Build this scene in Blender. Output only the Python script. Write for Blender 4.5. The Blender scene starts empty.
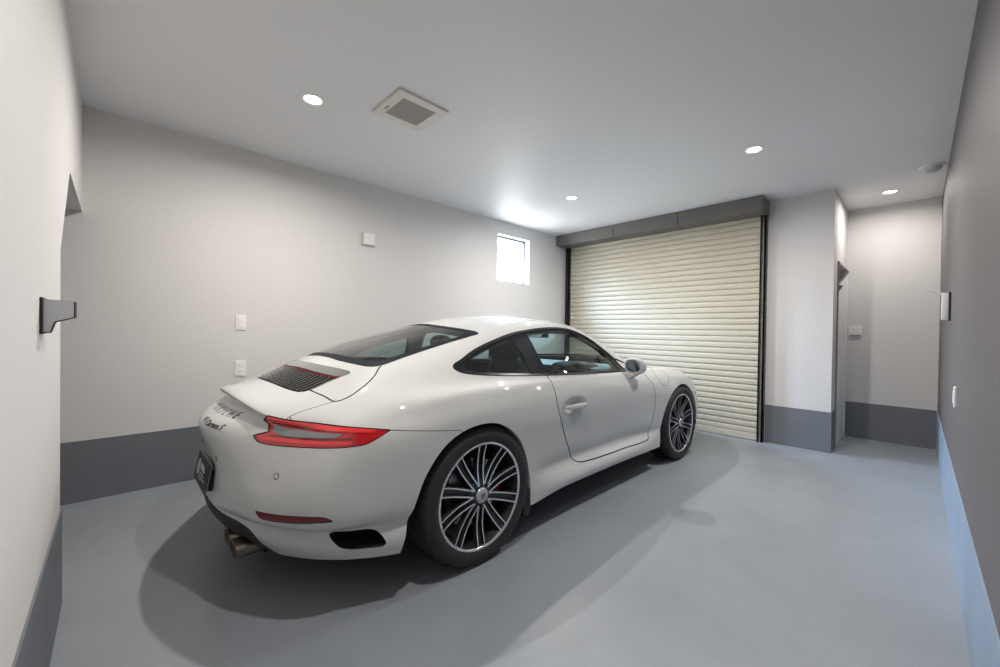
import bpy, bmesh, math, random
import numpy as np
from mathutils import Vector, Matrix
from mathutils.bvhtree import BVHTree
random.seed(7); rng = np.random.default_rng(7)
PI = math.pi
C = bpy.context.scene.collection

# ---------------------------------------------------------------- mesh helpers
def mesh_obj(name, V, F, mats, parent=None, fm=None, smooth=True, normals=None):
    me = bpy.data.meshes.new(name)
    me.from_pydata([tuple(map(float, v)) for v in V], [], [tuple(map(int, f)) for f in F])
    for m in (mats if isinstance(mats, (list, tuple)) else [mats]): me.materials.append(m)
    me.polygons.foreach_set('use_smooth', [smooth] * len(me.polygons))
    if fm is not None: me.polygons.foreach_set('material_index', [int(i) for i in fm])
    if normals is not None: me.normals_split_custom_set_from_vertices([tuple(map(float, n)) for n in normals])
    me.update()
    o = bpy.data.objects.new(name, me); C.objects.link(o)
    if parent: o.parent = parent
    return o

class MB:
    """collects simple shapes into ONE mesh"""
    def __init__(s): s.V = []; s.F = []; s.M = []
    def add(s, V, F, m=0):
        n = len(s.V); s.V += [tuple(map(float, v)) for v in V]
        s.F += [tuple(int(i) + n for i in f) for f in F]; s.M += [m] * len(F); return s
    def box(s, lo, hi, bev=0.0, m=0, mat=None):
        bm = bmesh.new(); bmesh.ops.create_cube(bm, size=1)
        c = [(a + b) / 2 for a, b in zip(lo, hi)]; d = [abs(b - a) for a, b in zip(lo, hi)]
        for v in bm.verts: v.co = Vector([v.co[i] * d[i] + c[i] for i in range(3)])
        if bev > 0: bmesh.ops.bevel(bm, geom=bm.edges[:], offset=min(bev, min(d) * .45), segments=2, profile=.6, affect='EDGES')
        return s._bm(bm, m, mat)
    def _bm(s, bm, m=0, mat=None):
        if mat is not None: bmesh.ops.transform(bm, matrix=mat, verts=bm.verts)
        bm.verts.index_update()
        s.add([v.co[:] for v in bm.verts], [[v.index for v in f.verts] for f in bm.faces], m); bm.free(); return s
    def lathe(s, prof, n=48, axis='y', center=(0, 0, 0), m=0, closed=False):
        """prof: (r, h) pairs, spun about axis"""
        V = []; F = []; k = len(prof)
        for i in range(n):
            a = 2 * PI * i / n; c, q = math.cos(a), math.sin(a)
            for r, h in prof:
                p = {'y': (r * c, h, r * q), 'z': (r * c, r * q, h), 'x': (h, r * c, r * q)}[axis]
                V.append([p[j] + center[j] for j in range(3)])
        for i in range(n):
            j = (i + 1) % n
            for t in range(k if closed else k - 1):
                u = (t + 1) % k
                F.append((i * k + t, i * k + u, j * k + u, j * k + t))
        return s.add(V, F, m)
    def tube(s, pts, r, n=8, m=0, cap=True, r2=None):
        pts = [Vector(p) for p in pts]; V = []; F = []
        up = Vector((0, 0, 1))
        for i, p in enumerate(pts):
            t = (pts[min(i + 1, len(pts) - 1)] - pts[max(i - 1, 0)]).normalized()
            if abs(t.dot(up)) > .95: up = Vector((1, 0, 0))
            a = t.cross(up).normalized(); b = a.cross(t)
            rr = r if r2 is None else r + (r2 - r) * i / (len(pts) - 1)
            for k in range(n): V.append(p + rr * (math.cos(2 * PI * k / n) * a + math.sin(2 * PI * k / n) * b))
        for i in range(len(pts) - 1):
            for k in range(n):
                j = (k + 1) % n; F.append((i * n + k, i * n + j, (i + 1) * n + j, (i + 1) * n + k))
        if cap: F.append(tuple(range(n))[::-1]); F.append(tuple((len(pts) - 1) * n + k for k in range(n)))
        return s.add(V, F, m)
    def prism(s, poly, ax, a, b, m=0):
        """2-D outline extruded along axis ax (0,1,2) from a to b"""
        n = len(poly); V = []
        for h in (a, b):
            for p in poly:
                q = list(p); q.insert(ax, h); V.append(q)
        F = [tuple(range(n))[::-1], tuple(range(n, 2 * n))] + [(i, (i + 1) % n, n + (i + 1) % n, n + i) for i in range(n)]
        return s.add(V, F, m)
    def build(s, name, mats, parent=None, smooth=False, fix=True):
        o = mesh_obj(name, s.V, s.F, mats, parent, s.M, smooth)
        if fix:
            bm = bmesh.new(); bm.from_mesh(o.data); bmesh.ops.recalc_face_normals(bm, faces=bm.faces); bm.to_mesh(o.data); bm.free()
        return o
def soft(o, ang=40):
    """smooth shading with sharp edges above an angle"""
    me = o.data; me.polygons.foreach_set('use_smooth', [True] * len(me.polygons))
    me.set_sharp_from_angle(angle=math.radians(ang)); return o
def tag(o, label=None, cat=None, group=None, kind=None):
    if label: o['label'] = label
    if cat: o['category'] = cat
    if group: o['group'] = group
    if kind: o['kind'] = kind
    return o
def empty(name, loc=(0, 0, 0), rz=0):
    o = bpy.data.objects.new(name, None); C.objects.link(o); o.location = loc; o.rotation_euler.z = rz
    o.empty_display_size = .1; return o
def copy_tree(o, parent=None):
    c = o.copy(); C.objects.link(c)
    if parent: c.parent = parent
    for ch in [x for x in bpy.data.objects if x.parent == o]: copy_tree(ch, c)
    return c

# ---------------------------------------------------------------- splines
def crv(K, x):
    """monotone-ish cubic (Catmull-Rom, non-uniform) through knots K=[(x,a,b..)]"""
    K = np.array(K, float); X = K[:, 0]; Y = K[:, 1:]; x = np.clip(np.atleast_1d(np.asarray(x, float)), X[0], X[-1])
    n = len(X); D = np.zeros_like(Y); h = np.diff(X); s = np.diff(Y, axis=0) / h[:, None]
    for i in range(1, n - 1): D[i] = (s[i - 1] * h[i] + s[i] * h[i - 1]) / (h[i] + h[i - 1])
    D[0] = s[0] * 1.5 - D[1] * .5; D[-1] = s[-1] * 1.5 - D[-2] * .5
    k = np.clip(np.searchsorted(X, x) - 1, 0, n - 2); t = ((x - X[k]) / h[k])[:, None]; H = h[k][:, None]
    return ((2 * t**3 - 3 * t**2 + 1) * Y[k] + (t**3 - 2 * t**2 + t) * H * D[k] + (-2 * t**3 + 3 * t**2) * Y[k + 1] + (t**3 - t**2) * H * D[k + 1])
def smooth_loop(P, n=8, closed=True, corners=()):
    """Catmull-Rom through 2-D/3-D points; indices in corners stay sharp"""
    P = [np.array(p, float) for p in P]; m = len(P); out = []
    for i in range(m if closed else m - 1):
        p1, p2 = P[i], P[(i + 1) % m]
        p0 = P[(i - 1) % m] if (closed or i > 0) else 2 * p1 - p2
        p3 = P[(i + 2) % m] if (closed or i + 2 < m) else 2 * p2 - p1
        if i in corners: p0 = 2 * p1 - p2
        if (i + 1) % m in corners: p3 = 2 * p2 - p1
        # centripetal tangents
        d0, d1, d2 = [max(np.linalg.norm(a - b), 1e-6)**.5 for a, b in ((p1, p0), (p2, p1), (p3, p2))]
        m1 = (p1 - p0) / d0 - (p2 - p0) / (d0 + d1) + (p2 - p1) / d1
        m2 = (p2 - p1) / d1 - (p3 - p1) / (d1 + d2) + (p3 - p2) / d2
        m1 = m1 * d1; m2 = m2 * d1
        for k in range(n):
            t = k / n
            out.append((2*t**3-3*t**2+1)*p1 + (t**3-2*t**2+t)*m1 + (-2*t**3+3*t**2)*p2 + (t**3-t**2)*m2)
    if not closed: out.append(P[-1])
    return np.array(out)

# ---------------------------------------------------------------- cutting a dense surface along smooth outlines
def sdf(poly, P):
    """signed distance to a closed 2-D outline, positive inside"""
    poly = np.asarray(poly, float); A = poly; B = np.roll(poly, -1, 0); out = np.empty(len(P))
    for s in range(0, len(P), 20000):
        Q = P[s:s + 20000]; d = B - A; w = Q[:, None] - A[None]
        t = np.clip((w * d).sum(2) / np.maximum((d * d).sum(1), 1e-12), 0, 1)
        dist = np.sqrt((((w - t[..., None] * d)**2).sum(2)).min(1))
        c1 = (A[None, :, 1] <= Q[:, None, 1]) != (B[None, :, 1] <= Q[:, None, 1])
        den = np.where(B[:, 1] == A[:, 1], 1e-12, B[:, 1] - A[:, 1])
        xi = A[:, 0] + (Q[:, None, 1] - A[:, 1]) * (B[:, 0] - A[:, 0]) / den
        ins = (np.sum(c1 & (Q[:, None, 0] < xi), 1) % 2) == 1
        out[s:s + 20000] = np.where(ins, dist, -dist)
    return out
class Surf:
    """surface piece: positions V, normals N, faces F (lists of index)"""
    def __init__(s, V, N, F): s.V = np.asarray(V, float); s.N = np.asarray(N, float); s.F = F
    def clean(s):
        used = np.unique(np.concatenate([np.array(f) for f in s.F])) if s.F else np.array([], int)
        mp = -np.ones(len(s.V), int); mp[used] = np.arange(len(used))
        return Surf(s.V[used], s.N[used], [tuple(mp[list(f)]) for f in s.F])
    def cut(s, f):
        """returns (inside f>0, outside f<0)"""
        f = np.where(np.abs(f) < 1e-6, 1e-6, f); pos = f > 0
        V = list(s.V); N = list(s.N); ed = {}; I = []; O = []
        lens = set(len(q) for q in s.F)
        for q in s.F:
            k = [pos[i] for i in q]
            if all(k): I.append(q); continue
            if not any(k): O.append(q); continue
            a = []; b = []; n = len(q)
            for j in range(n):
                u, v = q[j], q[(j + 1) % n]
                (a if pos[u] else b).append(u)
                if pos[u] != pos[v]:
                    key = (u, v) if u < v else (v, u)
                    if key not in ed:
                        t = f[u] / (f[u] - f[v]); ed[key] = len(V)
                        V.append(s.V[u] + t * (s.V[v] - s.V[u])); nn = s.N[u] + t * (s.N[v] - s.N[u]); N.append(nn / np.linalg.norm(nn))
                    a.append(ed[key]); b.append(ed[key])
            if len(a) > 2: I.append(tuple(a))
            if len(b) > 2: O.append(tuple(b))
        V = np.array(V); N = np.array(N)
        return Surf(V, N, I).clean(), Surf(V, N, O).clean()
    def border(s):
        c = {}
        for q in s.F:
            for j in range(len(q)):
                c[(q[j], q[(j + 1) % len(q)])] = 1
        return [e for e in c if (e[1], e[0]) not in c]
    def flange(s, depth, inset=0.0, only=None, direction=None):
        """return edge folded inwards along the border"""
        B = s.border(); V = list(s.V); N = list(s.N); mp = {}; F = []
        for u, v in B:
            if only is not None and not (only(s.V[u]) and only(s.V[v])): continue
            for w in (u, v):
                if w not in mp:
                    mp[w] = len(V); dv = -s.N[w] if direction is None else np.array(direction(s.V[w]))
                    V.append(s.V[w] + dv * depth); N.append(s.N[w])
            F.append((v, u, mp[u], mp[v]))
        # separate copy so the fold has its own normals
        return np.array(V), F
    def offset(s, d): return Surf(s.V + s.N * d, s.N, s.F)

# ---------------------------------------------------------------- body surface of the car (local: x forward from the rear axle, y left, z up)
COLS = [-.66, -.52, -.36, -.18, 0, .18, .38, .62, .9, 1.2, 1.5, 1.75, 1.95, 2.12, 2.28, 2.45, 2.64, 2.82, 2.98, 3.1]
ROWS = [
 [(-.64,.76,.22),(-.45,.86,.215),(0,.873,.205),(.4,.866,.18),(.6,.862,.198),(1,.858,.203),(1.6,.856,.20),(1.95,.857,.195),(2.45,.845,.2),(2.9,.825,.21),(3.16,.71,.22)],
 [(-.68,.775,.29),(-.45,.868,.29),(0,.878,.285),(.4,.866,.265),(.7,.860,.262),(1.,.858,.262),(1.6,.857,.262),(1.95,.853,.275),(2.45,.852,.285),(2.9,.835,.29),(3.2,.72,.30)],
 [(-.692,.762,.350),(-.45,.853,.350),(0,.882,.35),(.4,.862,.34),(.6,.828,.332),(.8,.811,.328),(1.,.808,.328),(1.6,.810,.328),(1.88,.825,.332),(2.1,.85,.345),(2.45,.855,.35),(2.9,.838,.35),(3.2,.725,.36)],
 [(-.725,.795,.402),(-.45,.879,.402),(0,.886,.41),(.4,.863,.40),(.7,.828,.40),(1.,.817,.40),(1.6,.819,.40),(1.95,.844,.40),(2.45,.858,.41),(2.9,.838,.41),(3.21,.725,.42)],
 [(-.735,.79,.54),(-.45,.882,.54),(0,.894,.54),(.4,.873,.535),(.7,.847,.535),(1,.835,.535),(1.6,.838,.535),(1.95,.851,.535),(2.45,.866,.54),(2.85,.84,.54),(3.17,.725,.54)],
 [(-.70,.785,.65),(-.45,.882,.65),(-.2,.897,.655),(0,.901,.66),(.35,.888,.65),(.7,.86,.65),(1,.847,.65),(1.6,.845,.65),(1.95,.853,.65),(2.45,.863,.66),(2.8,.822,.65),(3.10,.71,.63)],
 [(-.68,.77,.72),(-.45,.868,.73),(-.2,.895,.74),(0,.90,.75),(.35,.882,.745),(.7,.853,.74),(1,.84,.74),(1.6,.835,.74),(1.95,.838,.74),(2.45,.838,.75),(2.75,.805,.73),(3.03,.705,.69)],
 [(-.67,.745,.765),(-.45,.835,.78),(-.2,.873,.80),(0,.88,.81),(.35,.862,.81),(.7,.83,.805),(1,.816,.805),(1.6,.805,.80),(1.95,.803,.80),(2.45,.79,.80),(2.72,.76,.775),(2.99,.69,.715)],
]
TOPS = [
 [(-.655,.71,.795),(-.52,.765,.818),(-.36,.815,.843),(-.18,.838,.86),(0,.842,.868),(.35,.826,.866),(.7,.795,.857),(1,.783,.85),(1.6,.765,.842),(1.95,.752,.842),(2.45,.738,.830),(2.72,.70,.800),(2.95,.63,.735)],
 [(-.77,.61,.793),(-.6,.665,.84),(-.45,.72,.87),(-.25,.755,.89),(0,.772,.903),(.25,.770,.905),(.6,.763,.897),(1,.752,.882),(1.5,.733,.867),(1.85,.712,.857),(2.1,.70,.850),(2.45,.675,.836),(2.7,.63,.808),(3.05,.54,.72)],
 [(-.85,.50,.80),(-.7,.535,.846),(-.5,.59,.910),(-.35,.625,.945),(-.2,.65,.972),(0,.665,1.01),(.25,.668,1.04),(.6,.67,1.055),(1,.668,1.05),(1.3,.667,1.005),(1.55,.665,.948),(1.8,.665,.89),(2.0,.65,.858),(2.2,.62,.84),(2.45,.585,.823),(2.8,.53,.782),(3.12,.44,.70)],
 [(-.893,.36,.824),(-.7,.39,.865),(-.4,.465,.985),(-.2,.50,1.035),(0,.512,1.088),(.3,.52,1.157),(.6,.528,1.205),(.9,.533,1.222),(1.2,.545,1.19),(1.41,.563,1.125),(1.7,.592,.995),(1.95,.60,.888),(2.1,.565,.862),(2.45,.46,.82),(2.8,.40,.778),(3.19,.32,.685)],
 [(-.914,.19,.842),(-.7,.21,.888),(-.4,.255,1.02),(-.2,.275,1.083),(0,.28,1.13),(.3,.28,1.20),(.6,.278,1.248),(.8,.28,1.264),(1.0,.28,1.26),(1.25,.29,1.222),(1.5,.31,1.14),(1.75,.33,1.04),(2.0,.35,.93),(2.15,.33,.888),(2.45,.26,.842),(2.8,.22,.79),(3.25,.17,.665)],
 [(-.920,0,.85),(-.85,0,.868),(-.75,0,.884),(-.6,0,.950),(-.45,0,1.012),(-.2,0,1.095),(0,0,1.15),(.25,0,1.216),(.5,0,1.26),(.8,0,1.282),(1.05,0,1.272),(1.25,0,1.24),(1.5,0,1.162),(1.75,0,1.067),(2.0,0,.967),(2.15,0,.915),(2.3,0,.882),(2.45,0,.855),(2.8,0,.798),(3.1,0,.72),(3.28,0,.65)],
]
# rear face: for each row, points from next-to-corner to centre (x, w, z)
REAR = [
 [(-.74,.65,.215),(-.82,.52,.21),(-.875,.37,.205),(-.91,.19,.20),(-.92,0,.20)],
 [(-.78,.665,.29),(-.865,.53,.29),(-.93,.38,.29),(-.98,.2,.29),(-.995,0,.29)],
 [(-.79,.655,.350),(-.873,.525,.350),(-.937,.375,.350),(-.99,.2,.350),(-1.005,0,.350)],
 [(-.835,.68,.402),(-.915,.545,.402),(-.965,.38,.402),(-1.000,.2,.402),(-1.002,0,.402)],
 [(-.835,.67,.54),(-.905,.54,.54),(-.962,.38,.54),(-.993,.2,.54),(-.995,0,.54)],
 [(-.80,.67,.65),(-.875,.54,.655),(-.955,.38,.66),(-1.010,.2,.665),(-1.03,0,.67)],
 [(-.775,.655,.72),(-.85,.53,.725),(-.92,.38,.735),(-.975,.2,.742),(-.992,0,.745)],
 [(-.765,.63,.755),(-.83,.515,.763),(-.872,.375,.778),(-.902,.195,.790),(-.910,0,.795)],
]
FRONT = [
 [(3.25,.58,.215),(3.30,.43,.21),(3.34,.30,.205),(3.37,.15,.20),(3.38,0,.20)],
 [(3.29,.59,.30),(3.35,.44,.30),(3.39,.30,.30),(3.42,.15,.30),(3.43,0,.30)],
 [(3.295,.595,.36),(3.36,.44,.36),(3.405,.30,.36),(3.43,.15,.36),(3.44,0,.36)],
 [(3.30,.60,.42),(3.37,.44,.42),(3.42,.30,.42),(3.445,.15,.42),(3.455,0,.42)],
 [(3.26,.595,.54),(3.33,.45,.54),(3.38,.30,.53),(3.41,.15,.53),(3.42,0,.53)],
 [(3.18,.57,.64),(3.26,.45,.63),(3.32,.30,.615),(3.36,.15,.605),(3.37,0,.60)],
 [(3.11,.565,.70),(3.20,.44,.685),(3.26,.31,.66),(3.31,.16,.64),(3.33,0,.63)],
 [(3.08,.55,.725),(3.16,.44,.70),(3.22,.315,.68),(3.28,.165,.655),(3.305,0,.645)],
]
def build_body_surface(level=4):
    nc = len(COLS); cols = np.array(COLS); side = []
    for K in ROWS:   # rows 0..6
        a, b = K[0][0], K[-1][0]; x = cols.copy()
        lo = cols < -.2; x[lo] = np.interp(cols[lo], [COLS[0], -.2], [a, -.2])
        hi = cols > 2.5; x[hi] = np.interp(cols[hi], [2.5, COLS[-1]], [2.5, b])
        side.append(np.column_stack([x, crv(K, x)]))
    tops = []
    for K in TOPS:
        a, b = K[0][0], K[-1][0]; x = cols.copy()
        lo = cols < .18; x[lo] = np.interp(cols[lo], [COLS[0], .18], [a, .18])
        hi = cols > 2.2; x[hi] = np.interp(cols[hi], [2.2, COLS[-1]], [2.2, b])
        tops.append(np.column_stack([x, crv(K, x)]))
    NR = len(ROWS)
    V = []; idx = {}
    def vid(key, p):
        if key not in idx: idx[key] = len(V); V.append(p)
        return idx[key]
    F = []
    def sgn(p, s): return (p[0], s * p[1], p[2])
    for s in (1, -1):
        def S(j, c):   # side vertex; j==NR is the shoulder line (tops[0])
            p = side[j][c] if j < NR else tops[0][c]; return vid(('S', s, j, c), sgn(p, s))
        def T(i, c):
            if i == 0: return S(NR, c)
            return vid(('T', 0 if i == 5 else s, i, c), sgn(tops[i][c], s))
        def E(tab, tg, j, k, c):   # end face
            if k == 0: return S(j, c)
            if j == NR: return T(k, c)
            return vid((tg, 0 if k == 5 else s, j, k), sgn(tab[j][k - 1], s))
        def face(a, b, c, d): F.append((a, b, c, d) if s == 1 else (d, c, b, a))
        for c in range(nc - 1):
            for j in range(NR): face(S(j, c), S(j + 1, c), S(j + 1, c + 1), S(j, c + 1))
            for i in range(5): face(T(i, c), T(i + 1, c), T(i + 1, c + 1), T(i, c + 1))
        for j in range(NR):
            for k in range(5):
                face(E(REAR, 'R', j, k + 1, 0), E(REAR, 'R', j + 1, k + 1, 0), E(REAR, 'R', j + 1, k, 0), E(REAR, 'R', j, k, 0))
                face(E(FRONT, 'F', j, k, nc - 1), E(FRONT, 'F', j + 1, k, nc - 1), E(FRONT, 'F', j + 1, k + 1, nc - 1), E(FRONT, 'F', j, k + 1, nc - 1))
    target = np.array(V, float); cage = target.copy(); n = len(V)
    me = bpy.data.meshes.new('tmp'); me.from_pydata([tuple(p) for p in cage], [], F)
    ob = bpy.data.objects.new('tmp', me); C.objects.link(ob)
    md = ob.modifiers.new('s', 'SUBSURF'); md.levels = 1; md.use_limit_surface = True
    def ev():
        dg = bpy.context.evaluated_depsgraph_get(); dg.update(); e = ob.evaluated_get(dg); m = e.to_mesh()
        co = np.empty(len(m.vertices) * 3); m.vertices.foreach_get('co', co); return m, co.reshape(-1, 3), e
    for it in range(10):
        m, co, e = ev(); err = target - co[:n]; e.to_mesh_clear()
        cage += err * (1.0 if it < 8 else 1.0)
        me.vertices.foreach_set('co', cage.ravel()); me.update(); ob.update_tag()
    md.levels = level; ob.update_tag()
    m, co, e = ev()
    no = np.empty(len(m.vertices) * 3); m.vertices.foreach_get('normal', no); no = no.reshape(-1, 3)
    FF = [tuple(p.vertices) for p in m.polygons]; e.to_mesh_clear()
    bpy.data.objects.remove(ob)
    return Surf(co, no, FF), np.abs(err).max()
# ---------------------------------------------------------------- materials
def nt(name):
    m = bpy.data.materials.new(name); m.use_nodes = True; t = m.node_tree; t.nodes.clear()
    out = t.nodes.new('ShaderNodeOutputMaterial'); return m, t, out
def pbr(name, col, rough=.5, metal=0, coat=0, coat_rough=.03, spec=.5, bump=None, noise=None, rnoise=None, emit=None, sheen=0):
    """bump=(scale,strength,dist) noise=(scale,amount,detail) colour variation, rnoise=(scale,lo,hi) roughness variation"""
    m, t, out = nt(name); b = t.nodes.new('ShaderNodeBsdfPrincipled'); t.links.new(b.outputs[0], out.inputs[0])
    b.inputs['Base Color'].default_value = (*col, 1); b.inputs['Roughness'].default_value = rough; b.inputs['Metallic'].default_value = metal
    b.inputs['Coat Weight'].default_value = coat; b.inputs['Coat Roughness'].default_value = coat_rough; b.inputs['Specular IOR Level'].default_value = spec
    tc = t.nodes.new('ShaderNodeTexCoord')
    def nz(scale, detail=3, rough_=.55):
        n = t.nodes.new('ShaderNodeTexNoise'); n.inputs['Scale'].default_value = scale; n.inputs['Detail'].default_value = detail; n.inputs['Roughness'].default_value = rough_
        t.links.new(tc.outputs['Object'], n.inputs['Vector']); return n
    if bump:
        n = nz(bump[0], 4); bp = t.nodes.new('ShaderNodeBump'); bp.inputs['Strength'].default_value = bump[1]; bp.inputs['Distance'].default_value = bump[2]
        t.links.new(n.outputs['Fac'], bp.inputs['Height']); t.links.new(bp.outputs[0], b.inputs['Normal'])
    if noise:
        n = nz(noise[0], noise[2]); mr = t.nodes.new('ShaderNodeMapRange'); mr.inputs['From Min'].default_value = .3; mr.inputs['From Max'].default_value = .7
        mr.inputs['To Min'].default_value = 1 - noise[1]; mr.inputs['To Max'].default_value = 1 + noise[1]
        mx = t.nodes.new('ShaderNodeVectorMath'); mx.operation = 'SCALE'; mx.inputs[0].default_value = col
        t.links.new(n.outputs['Fac'], mr.inputs['Value']); t.links.new(mr.outputs[0], mx.inputs['Scale']); t.links.new(mx.outputs[0], b.inputs['Base Color'])
    if rnoise:
        n = nz(rnoise[0], 4); mr = t.nodes.new('ShaderNodeMapRange'); mr.inputs['From Min'].default_value = .3; mr.inputs['From Max'].default_value = .7
        mr.inputs['To Min'].default_value = rnoise[1]; mr.inputs['To Max'].default_value = rnoise[2]
        t.links.new(n.outputs['Fac'], mr.inputs['Value']); t.links.new(mr.outputs[0], b.inputs['Roughness'])
    if emit:
        b.inputs['Emission Color'].default_value = (*emit[0], 1); b.inputs['Emission Strength'].default_value = emit[1]
    return m
def glass(name, tint, refl=1.0, ior=1.5, rough=0.0):
    """thin pane: tinted see-through with a fresnel reflection"""
    m, t, out = nt(name); mx = t.nodes.new('ShaderNodeMixShader'); tr = t.nodes.new('ShaderNodeBsdfTransparent'); gl = t.nodes.new('ShaderNodeBsdfGlossy')
    fr = t.nodes.new('ShaderNodeFresnel'); geo = t.nodes.new('ShaderNodeNewGeometry'); mi = t.nodes.new('ShaderNodeMapRange'); mi.inputs['To Min'].default_value = ior; mi.inputs['To Max'].default_value = 1 / ior; t.links.new(geo.outputs['Backfacing'], mi.inputs['Value']); t.links.new(mi.outputs[0], fr.inputs['IOR']); ml = t.nodes.new('ShaderNodeMath'); ml.operation = 'MULTIPLY'; ml.inputs[1].default_value = refl; ml.use_clamp = True
    tr.inputs[0].default_value = (*tint, 1); gl.inputs['Roughness'].default_value = rough; gl.inputs['Color'].default_value = (1, 1, 1, 1)
    t.links.new(fr.outputs[0], ml.inputs[0]); t.links.new(ml.outputs[0], mx.inputs[0]); t.links.new(tr.outputs[0], mx.inputs[1]); t.links.new(gl.outputs[0], mx.inputs[2]); t.links.new(mx.outputs[0], out.inputs[0])
    return m
def wallpaper(name, col, rough=.75, strength=.25, wv=.03):
    """fine woven wall covering"""
    m, t, out = nt(name); b = t.nodes.new('ShaderNodeBsdfPrincipled'); t.links.new(b.outputs[0], out.inputs[0]); b.inputs['Roughness'].default_value = rough; b.inputs['Specular IOR Level'].default_value = .3
    tc = t.nodes.new('ShaderNodeTexCoord'); n1 = t.nodes.new('ShaderNodeTexNoise'); n1.inputs['Scale'].default_value = 260; n1.inputs['Detail'].default_value = 3
    n2 = t.nodes.new('ShaderNodeTexNoise'); n2.inputs['Scale'].default_value = 60; n2.inputs['Detail'].default_value = 4
    mp = t.nodes.new('ShaderNodeMapping'); mp.inputs['Scale'].default_value = (1, 1, .35)
    t.links.new(tc.outputs['Object'], mp.inputs[0]); t.links.new(mp.outputs[0], n1.inputs['Vector']); t.links.new(tc.outputs['Object'], n2.inputs['Vector'])
    ad = t.nodes.new('ShaderNodeMath'); ad.operation = 'ADD'; t.links.new(n1.outputs['Fac'], ad.inputs[0]); t.links.new(n2.outputs['Fac'], ad.inputs[1])
    bp = t.nodes.new('ShaderNodeBump'); bp.inputs['Strength'].default_value = strength; bp.inputs['Distance'].default_value = .002
    t.links.new(ad.outputs[0], bp.inputs['Height']); t.links.new(bp.outputs[0], b.inputs['Normal'])
    mr = t.nodes.new('ShaderNodeMapRange'); mr.inputs['From Min'].default_value = .7; mr.inputs['From Max'].default_value = 1.3; mr.inputs['To Min'].default_value = 1 - wv; mr.inputs['To Max'].default_value = 1 + wv
    sc = t.nodes.new('ShaderNodeVectorMath'); sc.operation = 'SCALE'; sc.inputs[0].default_value = col
    t.links.new(ad.outputs[0], mr.inputs['Value']); t.links.new(mr.outputs[0], sc.inputs['Scale']); t.links.new(sc.outputs[0], b.inputs['Base Color'])
    return m
def floor_paint(name):
    """grey painted concrete: faint roller clouds, scuffs, a few dark specks"""
    m, t, out = nt(name); b = t.nodes.new('ShaderNodeBsdfPrincipled'); t.links.new(b.outputs[0], out.inputs[0])
    tc = t.nodes.new('ShaderNodeTexCoord')
    def N(s, d=4, r=.5, dist=0):
        n = t.nodes.new('ShaderNodeTexNoise'); n.inputs['Scale'].default_value = s; n.inputs['Detail'].default_value = d; n.inputs['Roughness'].default_value = r; n.inputs['Distortion'].default_value = dist
        t.links.new(tc.outputs['Object'], n.inputs['Vector']); return n
    def MR(src, a, b_, c, d):
        r = t.nodes.new('ShaderNodeMapRange'); r.inputs['From Min'].default_value = a; r.inputs['From Max'].default_value = b_; r.inputs['To Min'].default_value = c; r.inputs['To Max'].default_value = d
        t.links.new(src, r.inputs['Value']); return r.outputs[0]
    cloud = MR(N(1.6, 5, .55, .6).outputs['Fac'], .3, .7, .93, 1.06); fine = MR(N(14, 4).outputs['Fac'], .3, .7, .985, 1.015)
    vo = t.nodes.new('ShaderNodeTexVoronoi'); vo.inputs['Scale'].default_value = 3.0; t.links.new(tc.outputs['Object'], vo.inputs['Vector'])
    spk = MR(vo.outputs['Distance'], .006, .014, .45, 1)
    m1 = t.nodes.new('ShaderNodeMath'); m1.operation = 'MULTIPLY'; t.links.new(cloud, m1.inputs[0]); t.links.new(fine, m1.inputs[1])
    m2 = t.nodes.new('ShaderNodeMath'); m2.operation = 'MULTIPLY'; t.links.new(m1.outputs[0], m2.inputs[0]); t.links.new(spk, m2.inputs[1])
    sc = t.nodes.new('ShaderNodeVectorMath'); sc.operation = 'SCALE'; sc.inputs[0].default_value = FLOOR_COL
    t.links.new(m2.outputs[0], sc.inputs['Scale']); t.links.new(sc.outputs[0], b.inputs['Base Color'])
    t.links.new(MR(N(3.5, 5, .6, 1.0).outputs['Fac'], .3, .7, .34, .5), b.inputs['Roughness'])
    bp = t.nodes.new('ShaderNodeBump'); bp.inputs['Strength'].default_value = .12; bp.inputs['Distance'].default_value = .004; t.links.new(N(22, 5, .6).outputs['Fac'], bp.inputs['Height']); t.links.new(bp.outputs[0], b.inputs['Normal'])
    return m
FLOOR_COL = (.285, .311, .34)
WALL_COL = (.705, .69, .675); GREY_COL = (.165, .175, .195)
M_wall = wallpaper('white_woven_wallpaper', WALL_COL)
M_accent = wallpaper('taupe_woven_wallpaper', (.165, .152, .152), .6, .4, .05)
M_ceil = wallpaper('white_ceiling_paper', (.79, .79, .80), .52, .12, .01)
M_floor = floor_paint('grey_painted_concrete')
M_skirt = pbr('grey_skirting_paint', GREY_COL, .5, bump=(9, .15, .004), noise=(4, .05, 3))
M_skirt2 = pbr('skirting_paint_blue_light', (.30, .385, .50), .5, bump=(9, .15, .004), noise=(4, .05, 3))  # skirting with the blue light on it put into the colour
M_white = pbr('white_plastic', (.86, .85, .83), .4)
M_whitep = pbr('white_trim', (.88, .87, .85), .45)
M_grey = pbr('brushed_grey_metal', (.33, .33, .33), .35, .6)
M_dark = pbr('black_rubber', (.012, .012, .014), .6)
M_box = pbr('shutter_box_brown_grey', (.17, .16, .148), .45, .3)
M_guide = pbr('dark_guide_rail', (.085, .083, .085), .45, .4)
M_slat = pbr('cream_shutter_slats', (.53, .485, .385), .38, 0)
M_sticker = pbr('sticker_white', (.8, .8, .8), .5)

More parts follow.
